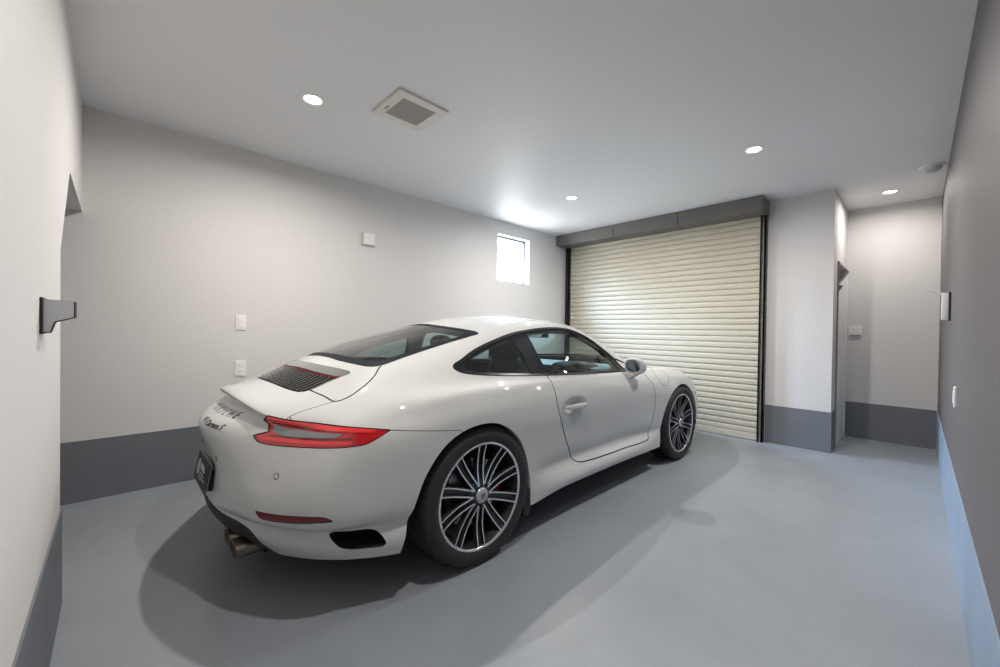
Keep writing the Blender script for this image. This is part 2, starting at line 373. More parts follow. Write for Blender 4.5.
# ---------------------------------------------------------------- camera
cam_d = bpy.data.cameras.new('camera'); cam = bpy.data.objects.new('camera', cam_d); C.objects.link(cam)
F_, YAW, PIT, ROL = 399.816, .806433, -.00851, .014031
cy, sy, cp, sp = math.cos(YAW), math.sin(YAW), math.cos(PIT), math.sin(PIT)
fw = Vector((cy * cp, sy * cp, sp)); ri = Vector((sy, -cy, 0)); up = ri.cross(fw)
r2 = math.cos(ROL) * ri + math.sin(ROL) * up; u2 = -math.sin(ROL) * ri + math.cos(ROL) * up
cam.matrix_world = Matrix(((r2.x, u2.x, -fw.x, .16637), (r2.y, u2.y, -fw.y, .22467), (r2.z, u2.z, -fw.z, 1.16853), (0, 0, 0, 1)))
cam_d.sensor_width = 36; cam_d.lens = F_ * 36 / 1000; cam_d.clip_start = .02
bpy.context.scene.camera = cam
vs = bpy.context.scene.view_settings; vs.view_transform = 'Standard'; vs.look = 'None'; vs.gamma = 1; vs.use_curve_mapping = False; vs.exposure = .06

# ---------------------------------------------------------------- room shell
YW, XS, H, XN, YN, YR, SK = 4.02, 5.25, 2.6, 6.27, .80, .067, .402
def S_(name, mb, m, **k): return tag(mb.build(name, m, **k), kind='structure')
S_('floor', MB().box((-1.6, -.1, -.12), (6.5, 4.25, 0)), M_floor)
S_('ceiling', MB().box((-.12, -.1, H), (6.5, 4.25, H + .12)), M_ceil)
WX0, WX1, WZ0, WZ1 = 3.742, 4.352, 1.815, 2.43
w = MB().box((-1.6, YW, 0), (WX0, YW + .15, H + .05)).box((WX1, YW, 0), (XS + .2, YW + .15, H + .05)).box((WX0, YW, 0), (WX1, YW + .15, WZ0)).box((WX0, YW, WZ1), (WX1, YW + .15, H + .05))
S_('wall_left', w, M_wall)
S_('wall_right', MB().box((-.1, YR - .12, 0), (XN + .12, YR, H + .05)), M_accent)
S_('wall_front', MB().box((XS, YN, 0), (XS + .12, YW + .1, H + .05)), M_wall)
S_('wall_niche_back', MB().box((XN, YR - .1, 0), (XN + .12, YN + .1, H + .05)), M_wall)
S_('wall_niche_side', MB().box((XS + .11, YN, 0), (5.53, YN + .1, H + .05)).box((5.53, YN, 1.925), (XN + .1, YN + .1, H + .05)), M_wall)
S_('wall_near', MB().prism([(-.0, 0), (2.675, 0), (2.64, 1.47), (3.07, 1.905), (YW, 1.905), (YW, H + .05), (-.0, H + .05)], 0, -.1, 0), M_wall)
S_('wall_alcove', MB().box((-1.45, 1.9, 0), (-1.3, YW, 2.5)).box((-1.45, 1.8, 0), (-.1, 1.9, 2.5)).box((-1.45, 1.8, 2.4), (-.1, YW, 2.5)), M_wall)
# grey painted skirting, a hair proud of each wall
t_ = .006
S_('baseboard_left', MB().box((-1.3, YW - t_, 0), (XS, YW + .02, SK)), M_skirt)
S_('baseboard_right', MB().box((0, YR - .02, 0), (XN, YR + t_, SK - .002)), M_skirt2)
S_('baseboard_front', MB().box((XS - t_, YN - t_, 0), (XS + .05, 1.352, SK)), M_skirt)
S_('baseboard_niche_side', MB().box((XS + .05, YN - t_, 0), (5.50, YN + .02, SK - .001)), M_skirt)
S_('baseboard_niche_back', MB().box((XN - t_, YR, 0), (XN + .02, YN, SK)), M_skirt)
S_('baseboard_near', MB().prism([(YR, 0), (2.68, 0), (2.678, SK), (YR, SK)], 0, -.10, t_), M_skirt)
# niche door, flush white leaf in a grey frame
S_('trim_1', MB().box((5.50, YN - .012, 0), (5.53, YN + .08, 1.925)).box((5.50, YN - .012, 1.90), (6.25, YN + .08, 1.925)), pbr('door_frame_grey', (.33, .31, .29), .5))
dr = S_('door_1', MB().box((5.53, YN - .002, .005), (6.24, YN + .035, 1.90), .002), M_white)
S_('trim_2', MB().box((6.24, YN - .012, 0), (6.268, YN + .08, 1.925)), M_whitep)
# window
wn = empty('window_1', (WX0, YW + .1, WZ0)); tag(wn, kind='structure')
a0, a1, b0, b1 = 0, WX1 - WX0, 0, WZ1 - WZ0
M_alu = pbr('window_frame_grey', (.16, .18, .21), .4, .6)
tag(MB().box((a0, -.01, b0), (a0 + .025, .03, b1)).box((a1 - .025, -.01, b0), (a1, .03, b1)).box((a0, -.01, b0), (a1, .03, b0 + .022)).box((a0, -.01, b1 - .025), (a1, .03, b1)).build('window_frame', M_alu, wn), kind='structure')
tag(MB().box((a0 + .02, .005, b0 + .02), (a1 - .02, .011, b1 - .02)).build('window_pane', glass('window_glass', (.97, .98, 1)), wn), kind='structure')

# daylight: bright pale-blue sky outside the small window
wd = bpy.data.worlds.new('sky'); bpy.context.scene.world = wd; wd.use_nodes = True
wt = wd.node_tree; bg = wt.nodes['Background']
tcw = wt.nodes.new('ShaderNodeTexCoord'); sx = wt.nodes.new('ShaderNodeSeparateXYZ'); rp = wt.nodes.new('ShaderNodeValToRGB')
SKY = 150.0
wt.links.new(tcw.outputs['Generated'], sx.inputs[0]); wt.links.new(sx.outputs['Z'], rp.inputs[0]); wt.links.new(rp.outputs[0], bg.inputs[0]); bg.inputs[1].default_value = SKY
e_ = rp.color_ramp.elements; e_[0].position = 0.0; e_[0].color = (.09, .09, .085, 1); e_[1].position = .46; e_[1].color = (.58, .77, 1, 1)
k_ = e_.new(.16); k_.color = (.12, .13, .14, 1)      # houses and hazy horizon below, open blue sky above
pl = bpy.data.lights.new('window_portal', 'AREA'); pl.shape = 'RECTANGLE'; pl.size = a1; pl.size_y = b1; pl.cycles.is_portal = True
po = bpy.data.objects.new('window_portal', pl); C.objects.link(po); po.location = ((WX0 + WX1) / 2, YW + .14, (WZ0 + WZ1) / 2); po.rotation_euler = (-PI / 2, 0, 0)

# ---------------------------------------------------------------- ceiling lights
M_lens = pbr('lit_lens', (1, 1, 1), .4, emit=((1, .96, .9), 14))
LAMP = 26.0
def downlight(x, y, label, col=(1, .95, .895), pw=1.0):
    r = empty('ceiling_light', (x, y, H)); tag(r, label, 'light', 'round recessed ceiling lights')
    soft(MB().lathe([(.046, .012), (.050, -.001), (.056, -.005), (.066, -.004), (.068, 0.001)], 40, 'z').build('trim_ring', M_whitep, r))
    MB().lathe([(0.0001, -.001), (.047, -.001)], 40, 'z').build('lens', M_lens, r)
    ld = bpy.data.lights.new('lamp', 'AREA'); ld.shape = 'DISK'; ld.size = .055; ld.spread = math.radians(170); ld.energy = LAMP * pw; ld.color = col
    lo = bpy.data.objects.new('lamp', ld); C.objects.link(lo); lo.parent = r; lo.location = (0, 0, -.006)
    return r
downlight(1.05, 2.875, 'lit round downlight beside the square ceiling vent')
downlight(3.69, 2.82, 'lit round downlight in front of the left end of the shutter box', (1, .955, .92))
downlight(3.74, 1.126, 'lit round downlight over the open floor, right of the shutter box seam', (1, .965, .94))
downlight(5.72, .434, 'lit round downlight in the narrow niche ceiling on the far right', (1, .95, .90), .30)
downlight(1.05, 1.13, 'lit round downlight nearest the viewer, high over the open floor', pw=.7)

# ---------------------------------------------------------------- fittings
v = empty('ceiling_vent', (1.551, 2.546, H)); tag(v, 'square cream ceiling vent with a grey mesh centre', 'vent')
f = MB(); q = .178; g = .118
for a, b in (((-q, g, -.016), (q, q, -.002)), ((-q, -q, -.016), (q, -g, -.002)), ((-q, -g, -.016), (-g, g, -.002)), ((g, -g, -.016), (q, g, -.002))): f.box(a, b, .003)
f.box((-q + .006, -q + .006, -.003), (q - .006, q - .006, 0))
f.build('frame', pbr('vent_cream', (.74, .71, .65), .5), v)
m, t, out = nt('vent_mesh'); b = t.nodes.new('ShaderNodeBsdfPrincipled'); t.links.new(b.outputs[0], out.inputs[0]); b.inputs['Roughness'].default_value = .7
ck = t.nodes.new('ShaderNodeTexChecker'); ck.inputs['Scale'].default_value = 160; ck.inputs[1].default_value = (.42, .40, .36, 1); ck.inputs[2].default_value = (.22, .21, .185, 1)
tc = t.nodes.new('ShaderNodeTexCoord'); t.links.new(tc.outputs['Object'], ck.inputs[0]); t.links.new(ck.outputs[0], b.inputs['Base Color'])
MB().box((-g, -g, -.012), (g, g, -.004)).build('mesh_grille', m, v)
MB().box((-g - .012 - .02, .02, -.0175), (-g - .02, .075, -.0155)).build('slot', M_grey, v)
s = empty('smoke_detector', (5.11, .16, H)); tag(s, 'round white smoke detector on the ceiling near the grey right wall', 'detector')
soft(MB().lathe([(.0001, 0.0), (.074, 0.0), (.078, -.006), (.074, -.012), (.06, -.012)], 40, 'z').build('base', M_whitep, s))
soft(MB().lathe([(.062, -.012), (.058, -.028), (.044, -.046), (.024, -.056), (.0001, -.058)], 40, 'z').build('dome', pbr('dome_grey_white', (.55, .57, .58), .35), s))

def plate(name, label, cat, x, z, w, h, kind):
    r = empty(name, (x, YW, z)); tag(r, label, cat)
    MB().box((-w / 2, -.008, -h / 2), (w / 2, .001, h / 2), .003).build('cover_plate', M_white, r)
    MB().box((-w * .3, -.011, -h * .4), (w * .3, -.006, h * .4), .001).build('insert', M_whitep, r)
    k = MB()
    if kind == 'outlet':
        for zz in (-.022, .022):
            for xx in (-.007, .007): MB().box((xx - .0015, -.0118, zz - .005), (xx + .0015, -.0105, zz + .005)).build('socket_slot', M_dark, r)
    else:
        for zz in (-.024, 0, .024): MB().box((-w * .26, -.014, zz - .0105), (w * .26, -.009, zz + .0105), .001).build('rocker', M_white, r)
    return r
plate('light_switch', 'white switch plate on the left wall, above the socket plate', 'switch', .891, 1.20, .07, .12, 'switch')
plate('wall_outlet', 'white double socket plate low on the left wall, just above the car tail', 'outlet', .891, .827, .075, .125, 'outlet')
r = empty('wall_control_panel', (1.965, YW, 2.046)); tag(r, 'small square beige control box high on the left wall', 'control panel')
MB().box((-.07, -.008, -.068), (.07, .001, .068), .003).build('back_plate', pbr('beige_plate', (.58, .53, .48), .5), r)
MB().box((-.05, -.03, -.052), (.062, -.006, .062), .004).build('front_cover', M_white, r)
MB().box((-.012, -.033, -.04), (.012, -.029, -.022), .002).build('button', M_whitep, r)
r = empty('light_switch', (XN, .712, 1.216)); tag(r, 'wide white switch plate on the back wall of the niche', 'switch')
MB().box((-.008, -.06, -.06), (.001, .06, .06), .003).build('cover_plate', M_white, r)
for k in (-1, 0, 1): MB().box((-.014, k * .032 - .014, -.04), (-.006, k * .032 + .014, .045), .001).build('rocker', M_whitep, r)
MB().box((-.02, -.05, -.058), (-.006, .05, -.046), .002).build('bottom_lip', M_grey, r)
r = empty('wall_switch_plate', (3.58, YR, .826)); tag(r, 'thin white plate low on the grey right wall, seen edge-on', 'switch')
MB().box((-.036, -.001, -.058), (.036, .009, .058), .003).build('cover_plate', M_whitep, r)
MB().box((-.018, .008, -.035), (.018, .013, .035), .002).build('rocker', M_white, r)

# fold-out hangers
def bracket(loc, rot, label, lever):
    r = empty('wall_hanger', loc, rot); tag(r, label, 'wall hanger', 'wall hangers')   # local: x out of the wall, y along it
    MB().box((0, -.045, -.055), (.007, .045, .055), .002).build('back_plate', M_dark, r)
    prof = [(.007, -.050), (.021, -.050), (.030, -.018), (.070, -.004), (.070, .046), (.007, .050)]
    soft(MB().prism(prof, 1, -.036, .036).build('body', M_steel, r))
    edge = MB().tube([(.008, -.0365, -.051), (.022, -.0365, -.051), (.031, -.0365, -.019), (.072, -.0365, -.004), (.074, -.0365, -.003)], .0022, 6)
    edge.box((.070, -.036, -.004), (.073, .036, .045)); edge.build('edge_strip', M_dark, r)
    if lever:
        q = MB(); q.box((0, -.03, -.004), (.095, .03, .004), .002); o = q.build('lever', M_steel, r); o.location = (.06, 0, .045); o.rotation_euler = (0, -.62, 0)
    return r
M_steel = pbr('satin_steel', (.50, .51, .53), .42, .2)
bracket((0, 2.075, 1.193), 0, 'dark grey fold-out hanger on the near white wall at the far left', False)
r = empty('wall_hanger', (4.32, YR, 1.375), PI / 2); tag(r, 'pale upright hanger with its thin lever tilted up on the grey right wall', 'wall hanger', 'wall hangers')
M_pale = pbr('pale_silver_paint', (.74, .74, .75), .35)
MB().box((0, -.05, -.098), (.012, .05, .096), .003).build('back_plate', M_dark, r)
soft(MB().box((.010, -.045, -.094), (.044, .045, .092), .006).build('body', M_pale, r))
q = MB().box((0, -.04, -.006), (.09, .04, .006), .002); o = q.build('lever', M_pale, r); o.location = (.036, 0, .082); o.rotation_euler = (0, -.55, 0)
r = empty('door_closer', (5.58, YN, 1.83)); tag(r, 'small beige wedge-shaped closer at the top of the niche door', 'door closer')
M_beige = pbr('beige_metal', (.45, .41, .36), .5)
MB().prism([(0, .085), (0, -.0), (-.075, 0)], 0, -.03, .12).build('body', M_beige, r)
MB().prism([(0, -.005), (0, -.12), (-.075, -.005)], 0, -.03, .12).build('arm_cover', pbr('beige_shade', (.33, .30, .25), .5), r)
MB().prism([(0, -.15), (0, -.205), (-.032, -.15)], 0, -.02, .08).build('lower_stop', pbr('stop_brown', (.2, .18, .15), .5), r)

# roller shutter
s = empty('roller_shutter', (XS, 2.67, 0)); tag(s, 'closed cream roller shutter with brown-grey box filling the far wall', 'roller shutter')
def L(a, b): return (a[0] - XS, a[1] - 2.67, a[2]), (b[0] - XS, b[1] - 2.67, b[2])
ZB = 2.44
bx = MB()
for a, b in ((1.345, 2.205), (2.213, 3.055), (3.063, 4.015)): bx.box(*L((4.95, a, ZB), (5.248, b, H - .002)), .004)
bx.build('shutter_box', M_box, s)
for a in (2.209, 3.059): MB().box(*L((4.953, a - .005, ZB + .003), (5.24, a + .005, H - .006))).build('box_seam', M_dark, s)
for n_, a, b in (('guide_rail', 1.357, 1.41), ('guide_rail', 3.93, 3.99)):
    gr = MB().box(*L((5.165, a, 0), (5.248, a + .014, ZB))).box(*L((5.165, b - .014, 0), (5.248, b, ZB))).box(*L((5.235, a, 0), (5.248, b, ZB))).box(*L((5.165, a, 0), (5.18, a + .018, ZB))).box(*L((5.165, b - .02, 0), (5.18, b, ZB)))
    gr.build(n_, M_guide, s)
# slat curtain: one interlocked surface, rows .0665 m apart
pitch = .0667; prof = []
z = .07
while z < ZB + .02:
    for dx, dz in ((.0, 0), (-.006, .0015), (-.0100, .006), (-.0118, .018), (-.0122, .030), (-.0116, .044), (-.0098, .056), (-.007, .0605), (-.001, .0625), (.001, .0645)): prof.append((5.222 + dx - XS, z + dz))
    z += pitch
V = []; F = []
for y in (1.372, 3.975):
    for p in prof: V.append((p[0], y - 2.67, p[1]))
n = len(prof)
for i in range(n - 1): F.append((i, i + 1, n + i + 1, n + i))
o = MB().add(V, F).build('slat_curtain', M_slat, s, fix=False); soft(o, 50)
MB().box(*L((5.195, 1.372, .004), (5.232, 3.975, .07)), .006).build('bottom_bar', pbr('cream_bar', (.55, .52, .42), .45), s)
MB().box(*L((5.19, 3.87, 1.36), (5.204, 3.90, 1.40)), .002).build('sticker', M_sticker, s)
# ================================================================ the car
PAINT = (.60, .605, .59)
M_paint = pbr('white_car_paint', PAINT, .55, coat=1.0, coat_rough=.02, spec=.15)
M_blackgloss = pbr('black_gloss_trim', (.012, .013, .017), .3, spec=.3)
M_blackplas = pbr('black_textured_plastic', (.018, .018, .02), .55, bump=(300, .2, .001))
M_matblack = pbr('gap_black', (.004, .004, .004), .9, spec=.02)  # matte black; in the gap strips it stands in for shade
M_edge = pbr('panel_edge_gap_shade', (.03, .03, .03), .8, spec=.1)  # shade of the gap put into the colour of the folded edges
M_under = pbr('underbody_black', (.006, .006, .007), .9, spec=.05)
M_sideglass = glass('side_glass', (.66, .78, .78), 1.15)
M_quarter = glass('tinted_quarter_glass', (.42, .50, .53), 1.3)
M_rearglass = glass('rear_glass', (.62, .76, .68), 1.2)
M_frit = pbr('glass_black_border', (.020, .024, .029), .45, spec=.04)
M_redlens = pbr('red_lamp_lens', (.52, .006, .012), .12, coat=1, noise=(30, .12, 2))
M_redbright = pbr('bright_red_lamp_band', (.85, .03, .03), .15, coat=1)
M_redark = pbr('dark_red_lamp_line', (.12, .003, .005), .15, coat=1)
M_clearlens = pbr('grey_clear_lens', (.20, .22, .23), .2, coat=.7, bump=(220, .5, .002))
M_refl = pbr('dark_red_reflector', (.17, .006, .010), .3, coat=.6, bump=(260, .4, .001))
M_head = pbr('headlamp_glass', (.30, .32, .34), .08, coat=1)
M_interior = pbr('charcoal_interior', (.035, .038, .044), .6, bump=(120, .2, .001))
M_liner = pbr('grey_headlining', (.075, .085, .095), .8)
M_dash = pbr('dash_blue_reflection', (.30, .40, .44), .35)  # pale blue reflection in the side glass put into the dash colour
M_chrome = pbr('mirror_silver', (.8, .8, .8), .04, 1)

car = empty('sports_car', (1.4872, 2.5882, 0), -.0019)
tag(car, 'white two-door sports coupe parked diagonally in view, tail towards the viewer, silver multi-spoke wheels', 'car')

S0, _ = build_body_surface(4)
body_bvh = BVHTree.FromPolygons([tuple(v) for v in S0.V], S0.F)

def W_(s): return np.abs(s.V[:, 1])
def f_side(outline, wmin=.45):
    P = np.array(outline)
    def f(s):
        r = np.full(len(s.V), -1.0); m = W_(s) > wmin - .05
        lo, hi = P.min(0) - .06, P.max(0) + .06
        q = s.V[:, [0, 2]]; m &= (q > lo).all(1) & (q < hi).all(1)
        if m.any(): r[m] = sdf(P, q[m])
        return np.minimum(r, W_(s) - wmin)
    return f
def f_top(half, zmin=.6):
    """half outline (x,w) from centre to centre, mirrored"""
    H_ = [tuple(p) for p in half]; P = np.array(H_ + [(x, -w) for x, w in H_[::-1] if w > 1e-6])
    def f(s): return np.minimum(sdf(P, s.V[:, :2]), s.V[:, 2] - zmin)
    return f
def f_diag(outline, xmax=-.3):
    P = np.array(outline)
    def f(s):
        u = (s.V[:, 0] + W_(s)) / math.sqrt(2); q = np.column_stack([u, s.V[:, 2]]); m = (s.V[:, 0] < xmax + .05)
        r = np.full(len(q), -1.0)
        if m.any(): r[m] = sdf(P, q[m])
        return np.minimum(r, xmax - s.V[:, 0])
    return f
strips = []
def split(s, f, gap=.004, keep=True):
    """cut a region out of s; returns (panel, rest); the gap strip becomes a sunken black shade strip"""
    v = f(s)
    if gap <= 0: return s.cut(v)
    a, rest1 = s.cut(v - gap / 2)            # a = panel
    st, rest = rest1.cut(f(rest1) + gap / 2)
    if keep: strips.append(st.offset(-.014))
    return a, rest
def smallpieces(s, ysign):
    idx = [q for q in s.F if np.mean(s.V[list(q), 1]) * ysign > 0]
    return Surf(s.V, s.N, idx).clean()
def edge_dir(p):
    """how a border is folded in"""
    x, y, z = p; sy = 1 if y > 0 else -1; w = abs(y)
    for cx, r in ((-.03, .44), (2.45, .44)):
        if w > .6 and z < .72 and abs(x - cx) < r and math.hypot((x - cx), z - .33) < .42 and not (z < .235 and abs(x - cx) > .40):
            return (0, -sy * .05, 0)
    if z < .26: return (0, -sy * .04, .012) if -.55 < x < 3 else (.03 if x < 0 else -.03, 0, .012)
    return None
def panel(s, name, mat, parent, fold=.015, flat=False, mats2=None):
    B = s.border(); V = [tuple(v) for v in s.V]; F = list(s.F); nmain = len(F); mp = {}
    for u, v in B:
        for w in (u, v):
            if w not in mp:
                d = edge_dir(s.V[w]); off = -s.N[w] * fold if d is None else np.array(d)
                mp[w] = len(V); V.append(tuple(s.V[w] + off))
        F.append((v, u, mp[u], mp[v]))
    me = bpy.data.meshes.new(name); me.from_pydata(V, [], F); me.materials.append(mat); me.materials.append(M_edge)
    n = len(me.polygons); me.polygons.foreach_set('use_smooth', [True] * n)
    me.polygons.foreach_set('material_index', [0] * nmain + [0 if edge_dir(s.V[f[1]]) is not None else 1 for f in F[nmain:]])
    nor = []
    for i, p in enumerate(me.polygons):
        if i < nmain: nor += [tuple(s.N[k]) for k in p.vertices]
        else: nor += [tuple(p.normal)] * len(p.vertices)
    me.normals_split_custom_set(nor); me.update()
    o = bpy.data.objects.new(name, me); C.objects.link(o)
    if parent: o.parent = parent
    return o
def skin(s, name, mat, parent):
    me = bpy.data.meshes.new(name); me.from_pydata([tuple(v) for v in s.V], [], s.F); me.materials.append(mat)
    me.polygons.foreach_set('use_smooth', [True] * len(me.polygons)); me.normals_split_custom_set_from_vertices([tuple(n) for n in s.N]); me.update()
    o = bpy.data.objects.new(name, me); C.objects.link(o)
    if parent: o.parent = parent
    return o

# ---- outlines (metres, traced on the real proportions)
RA = smooth_loop([(-.47, .10), (-.445, .22), (-.425, .30), (-.395, .41), (-.345, .53), (-.25, .637), (-.126, .695), (.0, .708), (.10, .688), (.19, .638), (.275, .555), (.335, .44), (.365, .33), (.374, .22), (.376, .10)], 5, corners=(0, 14))
FA = smooth_loop([(2.025, .10), (2.032, .22), (2.065, .37), (2.13, .51), (2.22, .615), (2.33, .672), (2.44, .692), (2.55, .682), (2.66, .638), (2.76, .56), (2.83, .45), (2.865, .33), (2.875, .22), (2.88, .10)], 5, corners=(0, 13))
DLO = smooth_loop([(-.055, .968), (-.035, .949), (.015, .936), (.185, .918), (.462, .899), (.626, .889), (1.034, .869), (1.45, .856), (1.695, .85), (1.60, .955), (1.448, 1.047), (1.277, 1.136), (1.09, 1.184), (.856, 1.192), (.658, 1.175), (.494, 1.153), (.321, 1.112), (.139, 1.058), (.01, 1.005), (-.045, .983)], 6, corners=(8,))
DG = smooth_loop([(.645, .903), (1.034, .884), (1.40, .872), (1.565, .868), (1.525, .955), (1.42, 1.028), (1.25, 1.113), (1.07, 1.162), (.85, 1.170), (.605, 1.152), (.618, 1.04)], 6, corners=(0, 3, 4, 9))
QG = smooth_loop([(.015, .962), (.06, .947), (.23, .932), (.492, .913), (.478, 1.03), (.44, 1.12), (.30, 1.085), (.15, 1.04), (.05, .998)], 6, corners=(3, 5))
SAIL = smooth_loop([(1.598, .868), (1.655, .862), (1.60, .925), (1.545, .972)], 2, corners=(0, 1, 2, 3))
DOOR = smooth_loop([(.618, .95), (.620, .89), (.611, .809), (.609, .73), (.628, .665), (.685, .557), (.745, .46), (.80, .385), (.85, .325), (.90, .302), (.97, .295), (1.2, .288), (1.5, .286), (1.76, .283), (1.84, .292), (1.87, .33), (1.905, .43), (1.935, .54), (1.944, .62), (1.93, .69), (1.90, .76), (1.86, .82), (1.80, .875), (1.70, .95)], 5, corners=(0, 23))
RW = smooth_loop([(-.470, 0), (-.467, .15), (-.460, .26), (-.425, .43), (-.40, .482), (-.362, .508), (-.263, .518), (-.1, .524), (.06, .528), (.18, .532), (.262, .524), (.245, .42), (.225, .28), (.205, .14), (.198, 0)], 6, closed=False)
RWI = smooth_loop([(-.425, 0), (-.42, .15), (-.410, .26), (-.375, .40), (-.335, .455), (-.263, .470), (-.1, .480), (.06, .486), (.15, .488), (.20, .47), (.20, .42), (.185, .28), (.165, .14), (.158, 0)], 6, closed=False)
WS = smooth_loop([(1.315, 0), (1.305, .15), (1.275, .32), (1.225, .45), (1.235, .497), (1.32, .525), (1.5, .550), (1.7, .572), (1.86, .585), (1.93, .575), (2.0, .50), (2.08, .30), (2.115, .15), (2.125, 0)], 6, closed=False)
WSI = smooth_loop([(1.345, 0), (1.335, .15), (1.31, .32), (1.275, .43), (1.29, .465), (1.36, .495), (1.5, .515), (1.7, .535), (1.82, .55), (1.90, .535), (1.955, .47), (2.03, .29), (2.065, .15), (2.075, 0)], 6, closed=False)
GR = smooth_loop([(-.754, 0), (-.752, .08), (-.741, .205), (-.725, .304), (-.708, .364), (-.690, .392), (-.660, .404), (-.602, .414), (-.535, .436), (-.500, .450), (-.488, .438), (-.498, .36), (-.522, .23), (-.54, .10), (-.545, 0)], 6, closed=False)
LIGHT = smooth_loop([(-.264, .797), (-.156, .785), (0, .774), (.137, .7605), (.252, .744), (.21, .718), (.17, .699), (.113, .693), (.046, .691), (-.05, .689), (-.134, .687), (-.21, .686), (-.295, .693), (-.325, .713), (-.255, .732), (-.276, .760), (-.313, .767)], 5, corners=(0, 4, 13, 14, 15, 16))
LCLEAR = smooth_loop([(-.243, .7555), (-.158, .749), (-.06, .7455), (.028, .743), (.080, .7425), (.060, .729), (-.054, .7235), (-.169, .7235), (-.238, .732)], 5, corners=(0, 4, 5, 8))
REFL = smooth_loop([(-.263, .433), (-.19, .433), (-.105, .435), (-.02, .438), (.04, .434), (.072, .416), (.0, .413), (-.109, .405), (-.20, .404), (-.238, .408)], 5, corners=(0, 5))
VENT = smooth_loop([(.034, .341), (.052, .353), (.11, .348), (.18, .341), (.21, .326), (.243, .279), (.234, .266), (.17, .270), (.105, .279), (.078, .290)], 5)
DIFF = np.array([(-.52, .05)] + [(-w, z) for w, z in ((.515, .20), (.485, .252), (.455, .300), (.40, .324), (.25, .340), (.1, .352), (0, .356))] + [(w, z) for w, z in ((.1, .352), (.25, .340), (.40, .324), (.455, .300), (.485, .252), (.515, .20))] + [(.52, .05)])
DIFF = smooth_loop(DIFF, 4, corners=(0, len(DIFF) - 1))
LID = smooth_loop([(-.25, 0), (-.25, .44), (-.372, .515), (-.43, .572), (-.485, .605), (-.53, .621), (-.574, .631), (-.632, .617), (-.650, .546), (-.662, .455), (-.668, .40), (-.70, .30), (-.71, 0)], 5, closed=False)
SPOIL = smooth_loop([(-.60, 0), (-.60, .60), (-.636, .615), (-.69, .597), (-.763, .577), (-.83, .566), (-1.1, .56), (-1.1, 0)], 3, closed=False)
SPOIL = np.array([(-.60, 0), (-.60, .60), (-.636, .615), (-.69, .597), (-.763, .577), (-.83, .566), (-1.1, .56), (-1.1, 0)])
RB = np.array([(-1.3, -.1), (-1.3, .95), (-.80, .95), (-.80, .748), (-.60, .748), (-.494, .744), (-.363, .727), (-.15, .697), (-.15, -.1)])
FB = np.array([(4, -.1), (4, .60), (3.1, .60), (2.9, .565), (2.70, .60), (2.70, -.1)])
HOOD = smooth_loop([(2.17, 0), (2.16, .25), (2.11, .50), (2.07, .62), (2.2, .62), (2.5, .565), (2.8, .50), (3.05, .42), (3.17, .30), (3.22, .15), (3.235, 0)], 5, closed=False)
COWL = smooth_loop([(2.05, 0), (2.05, .25), (1.98, .45), (1.90, .585), (1.96, .625), (2.05, .62), (2.105, .50), (2.155, .25), (2.165, 0)], 5, closed=False)

# ---- cutting sequence
s = S0
_, s = s.cut(f_side(RA, .55)(s)); _, s = s.cut(f_side(FA, .55)(s))
dlo, s = split(s, f_side(DLO, .50), .003)
rw, s = split(s, f_top(RW, .9), .003)
ws, s = split(s, f_top(WS, .8), .003)
gr, s = split(s, f_top(GR, .8), 0)
lit, s = split(s, f_diag(LIGHT), .004)
ref, s = split(s, f_diag(REFL), .003)
ven, s = split(s, f_diag(VENT), 0)
def f_diff(s):
    r = sdf(DIFF, s.V[:, [1, 2]]); return np.minimum(r, -.6 - s.V[:, 0])
dif, s = split(s, f_diff, .003)
lamp_c = Vector(body_bvh.find_nearest(Vector((3.0, -.63, .66)))[0])
def f_lamp(s):
    q = s.V.copy(); q[:, 1] = -np.abs(q[:, 1]); return .108 - np.linalg.norm((q - np.array(lamp_c)) * (1, 1, 1), axis=1)
hl, s = split(s, f_lamp, .004)
door, s = split(s, f_side(DOOR, .66), .0065)
lid, s = split(s, f_top(LID, .8), .0065)
def f_sp(s): return np.minimum(np.minimum(f_top(SPOIL, .74)(s), s.V[:, 2] - (.838 - .19 * W_(s)**2)), .935 - s.V[:, 2])
spo, s = split(s, f_sp, .003)
rbu, s = split(s, lambda s: np.minimum(sdf(RB, s.V[:, [0, 2]]), .8), .003)
INT1 = smooth_loop([(.36, .29), (.60, .285), (.645, .33), (.63, .39), (.50, .385), (.38, .355)], 5)
INT2 = smooth_loop([(-.29, .27), (.29, .27), (.31, .31), (.27, .345), (-.27, .345), (-.31, .31)], 5)
def f_int(s):
    q = np.column_stack([W_(s), s.V[:, 2]]); return np.minimum(np.maximum(sdf(INT1, q), sdf(INT2, s.V[:, [1, 2]])), s.V[:, 0] - 3.1)
itk, s = split(s, f_int, .002)
skin(itk.offset(-.004), 'front_intake', M_blackplas, car)
fbu, s = split(s, lambda s: sdf(FB, s.V[:, [0, 2]]), .004)
cow, s = split(s, f_top(COWL, .7), .003)
hod, s = split(s, f_top(HOOD, .6), .004)
fuel_c = Vector(body_bvh.find_nearest(Vector((2.135, -.80, .785)))[0])
def f_fuel(s): return np.where(s.V[:, 1] < 0, .098 - np.linalg.norm(s.V - np.array(fuel_c), axis=1), -1)
fue, s = split(s, f_fuel, .003)

body = panel(s, 'body_shell', M_paint, car)
panel(rbu, 'rear_bumper', M_paint, car); panel(fbu, 'front_bumper', M_paint, car)
lidO = panel(lid, 'engine_lid', M_paint, car); spoO = panel(spo, 'rear_spoiler', M_paint, car)
panel(hod, 'bonnet', M_paint, car); skin(cow.offset(-.004), 'cowl', M_blackplas, car); panel(fue, 'fuel_flap', M_paint, car)
diffO = panel(dif, 'diffuser', M_blackplas, car)
